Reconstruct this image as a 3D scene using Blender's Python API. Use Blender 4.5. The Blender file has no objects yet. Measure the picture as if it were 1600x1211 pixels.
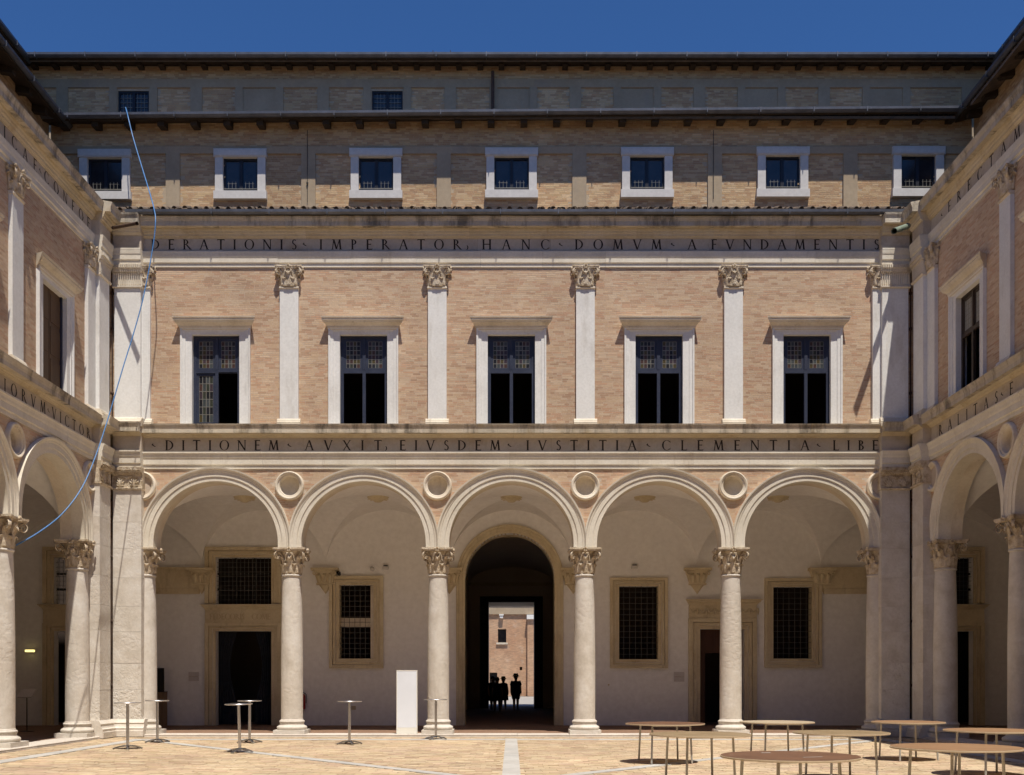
import bpy, bmesh, math, random
import numpy as np
from mathutils import Vector, Matrix, Euler
from mathutils.geometry import tessellate_polygon
random.seed(7); RNG = np.random.default_rng(7)
R = math.radians; PI = math.pi
SC = bpy.context.scene; COL = SC.collection

# ------------------------------------------------------------------ camera, sky, sun, exposure
FPX = 1611.0; HZ = 1062.0; CX = 799.0; CAMH = 1.6      # focal length and horizon in photo pixels, camera height in metres
cam_d = bpy.data.cameras.new('camera'); cam = bpy.data.objects.new('camera', cam_d); COL.objects.link(cam)
cam.location = (0, 0, CAMH); cam.rotation_euler = (R(90), 0, 0)
cam_d.sensor_width = 36; cam_d.lens = 36 * FPX / 1600; cam_d.shift_y = (HZ - 605.5) / 1600; cam_d.shift_x = (800 - CX) / 1600
cam_d.clip_start = 0.05; cam_d.clip_end = 3000
SC.camera = cam
W = bpy.data.worlds.new('World'); SC.world = W; W.use_nodes = True
wn = W.node_tree.nodes; wl = W.node_tree.links
sky = wn.new('ShaderNodeTexSky'); sky.sky_type = 'NISHITA'; sky.sun_disc = False
SUN = Vector((0.115, -0.364, 1.0)).normalized()       # towards the sun
sky.sun_elevation = math.asin(SUN.z); sky.sun_rotation = math.atan2(SUN.x, SUN.y)
sky.altitude = 2500; sky.air_density = 1.0; sky.dust_density = 0.0; sky.ozone_density = 7.0
wn['Background'].inputs['Strength'].default_value = 0.08
hs = wn.new('ShaderNodeMix'); hs.data_type = 'RGBA'; hs.blend_type = 'MULTIPLY'; hs.inputs[0].default_value = 1.0; hs.inputs[7].default_value = (.64, .98, 1.28, 1); wl.new(sky.outputs[0], hs.inputs[6]); wl.new(hs.outputs[2], wn['Background'].inputs['Color'])
sl = bpy.data.lights.new('sun', 'SUN'); sl.energy = 5.0; sl.angle = R(0.55); sl.color = (1.0, 0.93, 0.82)
so = bpy.data.objects.new('sun', sl); COL.objects.link(so); so.rotation_euler = SUN.to_track_quat('Z', 'Y').to_euler(); so.location = (10, -20, 60)
SC.view_settings.view_transform = 'Standard'; SC.view_settings.look = 'None'; SC.view_settings.gamma = 1.0
SC.view_settings.use_curve_mapping = False; SC.view_settings.exposure = 0.26
SC.cycles.max_bounces = 10; SC.cycles.diffuse_bounces = 6

# ------------------------------------------------------------------ materials
def nd(nt, t, **k):
    n = nt.nodes.new(t)
    for a, b in k.items():
        if hasattr(n, a) and a not in n.inputs: setattr(n, a, b)
    return n
def ramp(nt, src, stops, interp='LINEAR'):
    n = nt.nodes.new('ShaderNodeValToRGB'); e = n.color_ramp.elements; n.color_ramp.interpolation = interp
    while len(e) > 1: e.remove(e[-1])
    e[0].position = stops[0][0]; e[0].color = (*stops[0][1], 1)
    for p, c in stops[1:]:
        x = e.new(p); x.color = (*c, 1)
    nt.links.new(src, n.inputs[0]); return n.outputs[0]
def mixc(nt, f, a, b, mode='MIX'):
    n = nt.nodes.new('ShaderNodeMix'); n.data_type = 'RGBA'; n.blend_type = mode
    if isinstance(f, float): n.inputs[0].default_value = f
    else: nt.links.new(f, n.inputs[0])
    for s, i in ((a, 6), (b, 7)):
        if isinstance(s, tuple): n.inputs[i].default_value = (*s, 1)
        else: nt.links.new(s, n.inputs[i])
    return n.outputs[2]
def mat(name, cols, scale=1.2, rough=.85, bump=.25, bscale=30, island=None, imix=1.0, streak=None, stain=None, pits=0, metal=0, spec=.3, stretch=(1, 1, 1), brick=None, emit=None, objvar=0.0):
    m = bpy.data.materials.new(name); m.use_nodes = True; nt = m.node_tree
    b = nt.nodes['Principled BSDF']; L = nt.links.new
    b.inputs['Roughness'].default_value = rough; b.inputs['Metallic'].default_value = metal; b.inputs['Specular IOR Level'].default_value = spec
    tc = nd(nt, 'ShaderNodeTexCoord'); oi = nd(nt, 'ShaderNodeObjectInfo')
    ml = nd(nt, 'ShaderNodeMath'); ml.operation = 'MULTIPLY'; L(oi.outputs['Random'], ml.inputs[0]); ml.inputs[1].default_value = 57.0
    ad = nd(nt, 'ShaderNodeVectorMath'); ad.operation = 'ADD'; L(tc.outputs['Object'], ad.inputs[0]); L(ml.outputs[0], ad.inputs[1])
    mp = nd(nt, 'ShaderNodeMapping'); L(ad.outputs[0], mp.inputs[0]); mp.inputs['Scale'].default_value = stretch
    def noise(s, d=6, r=.6, v=mp.outputs[0]):
        n = nd(nt, 'ShaderNodeTexNoise'); L(v, n.inputs['Vector']); n.inputs['Scale'].default_value = s
        n.inputs['Detail'].default_value = d; n.inputs['Roughness'].default_value = r; return n.outputs['Fac']
    n1 = noise(scale)
    k = len(cols); c = ramp(nt, n1, [(.30 + .4 * i / max(1, k - 1), cols[i]) for i in range(k)])
    if island:
        g = nd(nt, 'ShaderNodeNewGeometry')
        a = nd(nt, 'ShaderNodeMath'); a.operation = 'ADD'; L(g.outputs['Random Per Island'], a.inputs[0]); L(oi.outputs['Random'], a.inputs[1])
        f = nd(nt, 'ShaderNodeMath'); f.operation = 'FRACT'; L(a.outputs[0], f.inputs[0])
        ic = ramp(nt, f.outputs[0], [(i / len(island), island[i]) for i in range(len(island))], 'CONSTANT' if len(island) > 6 else 'LINEAR')
        c = mixc(nt, imix, c, ic)
        big = ramp(nt, noise(.35, 4, .55), [(.34, (.82, .80, .78)), (.66, (1.12, 1.10, 1.06))])
        c = mixc(nt, 1.0, c, big, 'MULTIPLY')
    fine = ramp(nt, noise(bscale * .7, 4), [(.3, (.93, .925, .92)), (.7, (1.05, 1.05, 1.05))])
    c = mixc(nt, 1.0, c, fine, 'MULTIPLY')
    if objvar:
        ov = ramp(nt, oi.outputs['Random'], [(0, (1 - objvar,) * 3), (.5, (1, 1 - objvar * .3, 1 - objvar * .5)), (1, (1 + objvar, 1 + objvar, 1 + objvar))])
        c = mixc(nt, 1.0, c, ov, 'MULTIPLY')
    if streak:
        sm = nd(nt, 'ShaderNodeMapping'); L(ad.outputs[0], sm.inputs[0]); sm.inputs['Scale'].default_value = (1, 1, .22)
        s = ramp(nt, noise(streak[1], 8, .7, sm.outputs[0]), [(streak[2], (0, 0, 0)), (streak[2] + .14, (1, 1, 1))])
        c = mixc(nt, s, c, mixc(nt, streak[3], c, streak[0]))
    if stain:
        s = ramp(nt, noise(stain[1], 7, .65), [(stain[2], (0, 0, 0)), (stain[2] + .16, (1, 1, 1))])
        c = mixc(nt, s, c, mixc(nt, stain[3], c, stain[0]))
    if brick:
        bt = nd(nt, 'ShaderNodeTexBrick'); sw = nd(nt, 'ShaderNodeMapping'); L(tc.outputs['Object'], sw.inputs[0])
        sw.inputs['Rotation'].default_value = brick; L(sw.outputs[0], bt.inputs['Vector'])
        bt.inputs['Scale'].default_value = 1.0; bt.inputs['Brick Width'].default_value = .28; bt.inputs['Row Height'].default_value = .064
        bt.inputs['Mortar Size'].default_value = .006; bt.inputs['Color1'].default_value = (.8, .8, .8, 1); bt.inputs['Color2'].default_value = (1.15, 1.1, 1.05, 1)
        bt.inputs['Mortar'].default_value = (.75, .78, .8, 1)
        c = mixc(nt, 1.0, c, bt.outputs['Color'], 'MULTIPLY')
    L(c, b.inputs['Base Color'])
    h = noise(bscale, 6, .65)
    if pits:
        pn = ramp(nt, noise(bscale * .45, 3, .5), [(.42, (0, 0, 0)), (.52, (1, 1, 1))])
        mu = nd(nt, 'ShaderNodeMix'); mu.data_type = 'FLOAT'; mu.inputs[0].default_value = pits; L(h, mu.inputs[2]); L(pn, mu.inputs[3]); L(ramp(nt, noise(1.1, 3, .5), [(.45, (pits * .25,) * 3), (.6, (min(1, pits * 2.4),) * 3)]), mu.inputs[0]); h = mu.outputs[0]
    bp = nd(nt, 'ShaderNodeBump'); bp.inputs['Strength'].default_value = bump; bp.inputs['Distance'].default_value = .03; L(h, bp.inputs['Height'])
    if bump: L(bp.outputs[0], b.inputs['Normal'])
    if emit: b.inputs['Emission Color'].default_value = (*emit[0], 1); b.inputs['Emission Strength'].default_value = emit[1]
    return m
M = {}
M['brick'] = mat('brick_pink', [(.50, .355, .24), (.60, .43, .295)], .8, island=[(.52, .37, .265), (.585, .445, .325), (.55, .40, .29), (.61, .47, .33), (.43, .28, .19), (.63, .51, .38), (.56, .41, .28), (.53, .33, .225)], imix=.68, bump=.30, bscale=26, stain=((.42, .35, .28), .7, .56, .35), streak=((.36, .30, .25), 1.1, .60, .30))
M['brick_ochre'] = mat('brick_ochre', [(.50, .34, .20), (.58, .42, .25)], 1.0, island=[(.52, .35, .19), (.60, .44, .255), (.46, .29, .165), (.66, .50, .32), (.53, .33, .19), (.40, .24, .14), (.63, .46, .28), (.49, .33, .20)], imix=.7, bump=.4, bscale=26, stain=((.34, .23, .14), .6, .54, .4))
M['brick_red'] = mat('brick_rustic', [(.44, .26, .16), (.56, .38, .25)], .5, bump=.9, bscale=3, brick=(R(90), 0, 0), stain=((.6, .5, .4), 1.5, .55, .5))
M['mortar'] = mat('mortar', [(.50, .41, .32), (.57, .48, .38)], 3, bump=.4, bscale=40)
M['mortar_ochre'] = mat('mortar_ochre', [(.44, .35, .25), (.52, .42, .30)], 3, bump=.4, bscale=40)
M['brick_plain'] = mat('brick_plain', [(.50, .34, .22), (.58, .41, .28)], 2, brick=(R(90), 0, 0))
M['white'] = mat('white_limestone', [(.67, .66, .635), (.73, .725, .70), (.77, .765, .745)], 1.1, bump=.08, bscale=22, streak=((.40, .36, .30), 1.6, .55, .40), rough=.75)
M['pale'] = mat('pale_limestone', [(.60, .55, .45), (.68, .63, .53), (.73, .69, .60)], 1.3, bump=.14, bscale=24, streak=((.34, .27, .18), 2.4, .60, .5), objvar=.04)
M['stone'] = mat('cream_limestone', [(.56, .49, .38), (.66, .59, .48), (.72, .67, .57)], 1.3, bump=.16, bscale=24, streak=((.30, .23, .15), 2.4, .58, .55), objvar=.05)
M['column'] = mat('column_limestone', [(.52, .47, .40), (.61, .565, .50), (.68, .65, .60)], 2.2, bump=.22, bscale=20, stain=((.44, .36, .28), 1.1, .54, .45), streak=((.36, .31, .25), 1.8, .57, .4), rough=.8, objvar=.03, pits=.35)
M['pitted'] = mat('pitted_limestone', [(.58, .53, .46), (.70, .66, .60)], 3, bump=.45, bscale=26, pits=.45, stain=((.36, .28, .20), 5, .57, .6))
M['frieze'] = mat('frieze_limestone', [(.42, .36, .29), (.50, .44, .36), (.55, .48, .38)], 1.2, bump=.12, bscale=20, stain=((.30, .22, .14), 1.3, .54, .55), objvar=.07)
M['cornice'] = mat('weathered_cornice_stone', [(.44, .38, .29), (.52, .46, .36), (.56, .51, .42)], 2, bump=.4, bscale=20, streak=((.07, .06, .048), 1.7, .49, .75), stain=((.46, .32, .13), .8, .55, .5), objvar=.10)
M['bed'] = mat('ochre_moulding_stone', [(.50, .42, .29), (.57, .49, .35), (.60, .53, .41)], 1.0, bump=.15, bscale=20, stain=((.34, .24, .13), 1.4, .55, .6), objvar=.06)
M['carved'] = mat('carved_limestone', [(.32, .24, .15), (.54, .45, .33), (.68, .60, .48)], 7, bump=.5, bscale=50, pits=.4)  # darkest tone puts the shade of carved recesses into the colour
M['frame'] = mat('door_frame_sandstone', [(.54, .45, .29), (.63, .54, .37), (.67, .59, .42)], 1.6, bump=.16, bscale=22, streak=((.26, .19, .11), 2.0, .56, .5), objvar=.05)
M['plaster'] = mat('portico_plaster', [(.80, .785, .765), (.84, .825, .81)], .5, bump=.04, bscale=8, rough=.9, stain=((.73, .70, .68), .5, .52, .5))
M['plaster_band'] = mat('grey_plaster', [(.36, .28, .19), (.42, .335, .235)], 1.2, bump=.12, bscale=14, streak=((.30, .25, .21), 1.5, .56, .5))
M['frame_white'] = mat('attic_window_stone', [(.56, .54, .52), (.63, .61, .59)], 1.5, bump=.08, bscale=14, streak=((.5, .48, .46), 2, .58, .4))
M['ink'] = mat('incised_letter_paint', [(.022, .016, .013), (.045, .032, .024)], 6, bump=0)
M['faint'] = mat('worn_letter_paint', [(.44, .34, .21), (.52, .42, .28)], 9, bump=0)
M['wood_blue'] = mat('navy_painted_wood', [(.022, .028, .052), (.036, .044, .074)], 3, rough=.5, bump=.1, bscale=12)
M['wood_dark'] = mat('dark_window_wood', [(.012, .014, .022), (.02, .022, .034)], 3, rough=.45, bump=.05)
M['casement_dark'] = mat('dark_brown_casement', [(.03, .02, .015), (.05, .034, .025)], 3, rough=.5)
M['shutter'] = mat('brown_shutter_wood', [(.085, .050, .028), (.13, .08, .045)], 2, rough=.6, stretch=(1, 1, .15))
M['door_wood'] = mat('red_brown_door_wood', [(.05, .018, .010), (.08, .03, .017)], 2, rough=.5, stretch=(1, 1, .15))
M['black'] = mat('black_paint', [(.012, .011, .010), (.018, .016, .015)], 3, rough=.6, bump=.05)
M['dark_room'] = mat('room_shade_wall', [(.05, .035, .028), (.07, .05, .04)], 1, bump=0)  # near-black: the darkness of unlit rooms is put into the wall colour
M['passage'] = mat('passage_plaster', [(.70, .60, .48), (.76, .66, .54)], 1, bump=.05)
M['grille'] = mat('grille_bar', [(.10, .095, .085), (.14, .13, .12)], 8, rough=.6, bump=.05)
M['iron'] = mat('iron_bar', [(.035, .033, .03), (.06, .055, .05)], 8, rough=.6, bump=.1)
M['lead'] = mat('lead_came', [(.22, .21, .18), (.28, .27, .24)], 8, rough=.5, bump=0, metal=.3)
M['gutter'] = mat('zinc_gutter', [(.09, .095, .11), (.15, .155, .18)], 3, rough=.5, bump=.08, metal=.6, stain=((.08, .08, .09), 2, .55, .6))
M['soffit'] = mat('dark_eave_timber', [(.035, .025, .018), (.06, .042, .03)], 3, bump=.2, bscale=20)
M['tile'] = mat('roof_tile', [(.11, .085, .065), (.19, .145, .11)], 5, bump=.4, bscale=24, stain=((.10, .09, .075), 6, .48, .7), objvar=.25)
M['glass'] = mat('dark_glass', [(.012, .014, .02), (.035, .036, .042)], 2.2, rough=.10, bump=.12, bscale=1.6, spec=.6)
gcols = [(.034, .038, .028), (.060, .033, .027), (.018, .018, .022), (.066, .052, .022), (.046, .054, .056), (.046, .032, .040), (.013, .013, .015), (.058, .066, .068)]
GL = [mat('coloured_glass', [c, tuple(x * 1.25 for x in c)], 2, rough=.35, bump=.05, bscale=6, spec=.25) for c in gcols]
GLW = mat('pale_leaded_glass', [(.20, .21, .20), (.32, .33, .31)], 7, rough=.3, bump=.1, bscale=8, spec=.5)
M['steel'] = mat('brushed_aluminium', [(.52, .52, .54), (.62, .62, .64)], 3, rough=.28, bump=.02, metal=1.0)
M['cast'] = mat('polished_cast_foot', [(.34, .36, .40), (.44, .46, .50)], 3, rough=.22, bump=.02, metal=1.0)
M['leg'] = mat('galvanised_leg', [(.42, .41, .38), (.52, .51, .48)], 6, rough=.5, bump=.05, metal=.35)
M['ply_brown'] = mat('brown_table_top', [(.12, .062, .036), (.18, .092, .052)], 2.5, rough=.55, bump=.05, stain=((.40, .34, .28), 3, .62, .4))
M['ply_orange'] = mat('orange_brown_table_top', [(.235, .135, .07), (.29, .17, .09)], 2, rough=.6, bump=.05)
M['ply_olive'] = mat('olive_brown_table_top', [(.22, .155, .085), (.30, .22, .13)], 3, rough=.5, bump=.05, stain=((.5, .45, .38), 6, .62, .5))
M['ply_beige'] = mat('beige_table_top', [(.36, .29, .20), (.44, .36, .25)], 2, rough=.6, bump=.04)
M['ply_edge'] = mat('plywood_edge', [(.42, .33, .22), (.50, .40, .28)], 12, rough=.7, bump=.1, stretch=(1, 1, 20))
M['totem'] = mat('white_panel_paint', [(.74, .78, .85), (.75, .79, .86)], .3, rough=.35, bump=0, bscale=1)
M['totem_foot'] = mat('cream_panel_paint', [(.76, .75, .68), (.78, .77, .70)], .3, rough=.5, bump=0, bscale=1)
M['cable'] = mat('blue_plastic_cable', [(.07, .19, .42), (.10, .25, .52)], 4, rough=.4, bump=0)
M['red'] = mat('red_extinguisher_paint', [(.30, .012, .010), (.34, .016, .012)], 3, rough=.35, bump=0)
M['cupboard'] = mat('cupboard_board', [(.20, .13, .075), (.25, .17, .10)], 3, rough=.6, bump=.05)
M['plaque'] = mat('plaque_board', [(.56, .52, .50), (.60, .56, .54)], 3, rough=.5, bump=0)
M['exit'] = mat('emergency_lamp', [(.8, .75, .3), (.8, .75, .3)], 3, bump=0, emit=((1.0, .82, .28), 1.6))
M['slab'] = mat('paving_travertine', [(.38, .37, .35), (.47, .46, .44)], 3, bump=.15, bscale=20, stain=((.45, .40, .34), 2, .55, .5), objvar=.08)
M['floor_stone'] = mat('portico_step_stone', [(.50, .45, .40), (.60, .55, .49)], 2, bump=.2, bscale=18, stain=((.40, .33, .27), 1.5, .52, .5), objvar=.06)
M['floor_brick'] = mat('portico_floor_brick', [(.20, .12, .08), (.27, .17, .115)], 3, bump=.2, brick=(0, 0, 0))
M['pave_bed'] = mat('paving_joint_sand', [(.42, .33, .22), (.52, .42, .29)], 3, bump=.3, bscale=30)
M['pave_far'] = mat('plain_brick_paving', [(.52, .39, .25), (.60, .47, .31)], 1.2, bump=.2, brick=(0, 0, 0))
M['pave'] = mat('paving_brick', [(.46, .34, .21), (.53, .41, .27)], 1.5, island=[(.47, .37, .24), (.55, .44, .30), (.43, .33, .215), (.52, .385, .275), (.58, .48, .34), (.46, .33, .245), (.51, .42, .295), (.37, .28, .20)], imix=.85, bump=.3, bscale=24, stain=((.42, .31, .24), .5, .53, .45))
M['ground'] = mat('piazza_stone', [(.30, .28, .26), (.36, .34, .31)], .4, bump=.1, bscale=6)
M['skin'] = mat('skin', [(.38, .23, .16), (.44, .28, .20)], 5, rough=.6, bump=.02)
M['cloth_dark'] = mat('dark_cloth', [(.02, .022, .03), (.03, .033, .045)], 6, rough=.9)
M['cloth_navy'] = mat('navy_cloth', [(.02, .03, .08), (.03, .04, .10)], 6, rough=.9)
M['straw'] = mat('straw_hat', [(.30, .24, .15), (.36, .29, .18)], 20, rough=.9)
M['hair'] = mat('dark_hair', [(.02, .014, .010), (.03, .02, .015)], 20, rough=.7)
M['copper'] = mat('green_copper_pipe', [(.13, .17, .13), (.22, .27, .21)], 8, rough=.6, bump=.1)
M['rust'] = mat('rusty_pipe', [(.06, .038, .028), (.10, .06, .042)], 8, rough=.7, bump=.2)

# ------------------------------------------------------------------ mesh building
class MB:
    def __init__(s): s.v = []; s.f = []
    def add(s, vs, fs):
        o = len(s.v); s.v += [tuple(p) for p in vs]; s.f += [tuple(i + o for i in f) for f in fs]; return s
    def box(s, x0, x1, y0, y1, z0, z1):
        return s.add([(x0, y0, z0), (x1, y0, z0), (x1, y1, z0), (x0, y1, z0), (x0, y0, z1), (x1, y0, z1), (x1, y1, z1), (x0, y1, z1)],
                     [(0, 3, 2, 1), (4, 5, 6, 7), (0, 1, 5, 4), (1, 2, 6, 5), (2, 3, 7, 6), (3, 0, 4, 7)])
    def wb(s, u0, u1, v0, v1, z0, z1):                    # wing box: v is the distance proud of the wall
        return s.box(u0, u1, -v1, -v0, z0, z1)
    def prof(s, pr, u0, u1, dv=0, m0=0, m1=0, jit=0):     # closed (v, z) profile run along u; m0/m1 mitre the ends
        n = len(pr); vs = []
        for e, u in ((0, u0), (1, u1)):
            for v, z in pr:
                uu = u + (m0 * (v + dv) if e == 0 else -m1 * (v + dv)); vs.append((uu, -(v + dv), z))
        fs = [(i, (i + 1) % n, n + (i + 1) % n, n + i) for i in range(n)] + [tuple(range(n))[::-1], tuple(range(n, 2 * n))]
        return s.add(vs, fs)
    def lathe(s, pr, n=32, cx=0, cy=0, z0=0, cap=True):
        o = len(s.v)
        for r, z in pr:
            for k in range(n):
                a = 2 * PI * k / n; s.v.append((cx + r * math.cos(a), cy + r * math.sin(a), z0 + z))
        for i in range(len(pr) - 1):
            for k in range(n):
                a = o + i * n + k; b = o + i * n + (k + 1) % n; s.f.append((a, b, b + n, a + n))
        if cap:
            s.f.append(tuple(o + k for k in range(n))[::-1]); s.f.append(tuple(o + (len(pr) - 1) * n + k for k in range(n)))
        return s
    def tube(s, pts, r, n=8, cap=True, flat=None, up=None):
        pts = [Vector(p) for p in pts]; m = len(pts); o = len(s.v); N = None
        rr = r if isinstance(r, (list, tuple)) else [r] * m
        for i, p in enumerate(pts):
            t = (pts[min(i + 1, m - 1)] - pts[max(i - 1, 0)]).normalized()
            if up is not None: N = Vector(up) - t * t.dot(Vector(up))
            elif N is None: N = t.cross(Vector((0, 0, 1)) if abs(t.z) < .9 else Vector((1, 0, 0)))
            else: N = N - t * t.dot(N)
            N.normalize(); B = t.cross(N); fx, fy = flat if flat else (1, 1)
            for k in range(n):
                a = 2 * PI * k / n + PI / n; s.v.append(tuple(p + N * (math.cos(a) * rr[i] * fx) + B * (math.sin(a) * rr[i] * fy)))
        for i in range(m - 1):
            for k in range(n):
                a = o + i * n + k; b = o + i * n + (k + 1) % n; s.f.append((a, b, b + n, a + n))
        if cap: s.f.append(tuple(o + k for k in range(n))[::-1]); s.f.append(tuple(o + (m - 1) * n + k for k in range(n)))
        return s
    def mesh(s, name, smooth=False):
        me = bpy.data.meshes.new(name); me.from_pydata(s.v, [], s.f)
        bm = bmesh.new(); bm.from_mesh(me); bmesh.ops.recalc_face_normals(bm, faces=bm.faces); bm.to_mesh(me); bm.free()
        if smooth: me.shade_smooth(); me.set_sharp_from_angle(angle=R(smooth if smooth is not True else 40))
        return me
    def build(s, name, m, parent=None, loc=None, smooth=False, kind=None):
        me = s.mesh(name, smooth); me.materials.append(m if not isinstance(m, str) else M[m]); return inst(name, me, parent, loc, kind)
def inst(name, me, parent=None, loc=None, kind=None, scale=None, rot=None):
    o = bpy.data.objects.new(name, me); COL.objects.link(o)
    if parent: o.parent = parent
    if loc: o.location = loc
    if scale: o.scale = scale
    if rot: o.rotation_euler = rot
    if kind: o['kind'] = kind
    return o
def thing(name, label, cat, loc=(0, 0, 0), rz=0, group=None):
    o = bpy.data.objects.new(name, None); COL.objects.link(o); o.location = loc; o.rotation_euler = (0, 0, rz); o.empty_display_size = .3
    o['label'] = label; o['category'] = cat
    if group: o['group'] = group
    return o
def copy_tree(o, parent=None):
    c = o.copy(); COL.objects.link(c)
    if parent: c.parent = parent
    for ch in list(o.children): copy_tree(ch, c)
    return c
def dup(o, loc, rz, label):
    c = copy_tree(o); c.location = loc; c.rotation_euler = (0, 0, rz); c['label'] = label; return c
def poly(mb, contours, v0, v1=None, y=True):              # filled (u, z) polygon with holes at depth v0, and a wall back to v1
    cs = [[Vector((p[0], p[1], 0)) for p in c] for c in contours]
    tr = tessellate_polygon(cs); fl = [p for c in cs for p in c]; n = len(fl)
    mb.add([(p.x, -v0, p.y) for p in fl], [tuple(t) for t in tr])
    if v1 is not None:
        for c in cs:
            k = len(c); mb.add([(p.x, -v0, p.y) for p in c] + [(p.x, -v1, p.y) for p in c], [(i, (i + 1) % k, k + (i + 1) % k, k + i) for i in range(k)])
    return mb
def rect(u0, u1, z0, z1): return [(u0, z0), (u1, z0), (u1, z1), (u0, z1)]
def ring(cu, cz, r, n=32): return [(cu + r * math.cos(2 * PI * k / n), cz + r * math.sin(2 * PI * k / n)) for k in range(n)]
def arc(cu, cz, r, a0, a1, n): return [(cu + r * math.cos(a0 + (a1 - a0) * i / n), cz + r * math.sin(a0 + (a1 - a0) * i / n)) for i in range(n + 1)]

# many bricks in one mesh, each its own island
def bricks(name, parent, m, u0, u1, z0, z1, v, reject=None, hole=None, ch=.054, bl=.27, proud=.0020, joint=.008, spare=0, clips=None):
    vs = []; put = []
    rows = int((z1 - z0) / ch)
    for r in range(rows):
        z = z0 + r * ch; u = u0 - RNG.random() * bl; a = z + joint * .5; b = z + ch - joint * .5
        while u < u1:
            w = bl * (.62 + .6 * RNG.random()) if RNG.random() > .3 else bl * .5
            x0 = max(u, u0) + .003; x1 = min(u + w - joint * .8, u1); u += w
            if x1 - x0 < .03: continue
            c = (x0 + x1) / 2
            if reject and (reject(c, (a + b) / 2) or (hole and (hole(x0, (a + b) / 2) or hole(x1, (a + b) / 2)))): continue
            p = v + proud + RNG.normal() * .0004
            if spare and x1 - x0 > .18: put.append((c, (a + b) / 2, p, x1 - x0)); 
            else: vs.append((x0, x1, a + RNG.normal() * .0012, b + RNG.normal() * .0012, p))
    if spare and put:
        put.sort(key=lambda q: abs(q[1] - 10.4) + abs(q[0]) * .15); keep = put[:spare]
        for c, zc, p, w in put[spare:]: vs.append((c - w / 2, c + w / 2, zc - ch / 2 + joint * .5, zc + ch / 2 - joint * .5, p))
        mes = []
        for i in range(6):
            q = MB(); q.box(-.5, .5, -.5, .5, -.5, .5); me = q.mesh('brick'); me.materials.append(m); mes.append(me)
        for i, (c, zc, p, w) in enumerate(keep): inst('brick', mes[i % 6], parent, (c, -(p - .012), zc + .010 * math.sin(2 * c * .45 + (zc - ch / 2) * .8) + .004 * math.sin(2 * c * 1.7 + (zc - ch / 2) * 2.1)), scale=(w, .024, ch - joint))
    if not vs: return
    A = np.array(vs); n = len(A); P = np.zeros((n, 8, 3)); back = v - .01
    wob = .010 * np.sin((A[:, 0] + A[:, 1]) * .45 + A[:, 2] * .8) + .004 * np.sin((A[:, 0] + A[:, 1]) * 1.7 + A[:, 2] * 2.1)
    A[:, 2] += wob; A[:, 3] += wob
    for i, (xi, zi, f) in enumerate([(0, 2, 1), (1, 2, 1), (1, 3, 1), (0, 3, 1), (0, 2, 0), (1, 2, 0), (1, 3, 0), (0, 3, 0)]):
        P[:, i, 0] = A[:, xi]; P[:, i, 2] = A[:, zi]; P[:, i, 1] = -(A[:, 4]) if f else -back
    F = np.array([(0, 1, 2, 3), (4, 5, 1, 0), (5, 6, 2, 1), (6, 7, 3, 2), (7, 4, 0, 3)])
    raw_mesh(name, P.reshape(-1, 3), (F[None] + (np.arange(n) * 8)[:, None, None]).reshape(-1, 4), m, parent)
def raw_mesh(name, P, Q, m, parent, kind='stuff', loc=None):
    me = bpy.data.meshes.new(name); nv = len(P); nf = len(Q)
    me.vertices.add(nv); me.vertices.foreach_set('co', P.astype(np.float32).ravel())
    me.loops.add(nf * 4); me.loops.foreach_set('vertex_index', Q.astype(np.int32).ravel())
    me.polygons.add(nf); me.polygons.foreach_set('loop_start', np.arange(nf, dtype=np.int32) * 4)
    me.update(calc_edges=True); me.validate(); me.shade_flat(); me.materials.append(m)
    return inst(name, me, parent, loc, kind)

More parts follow.
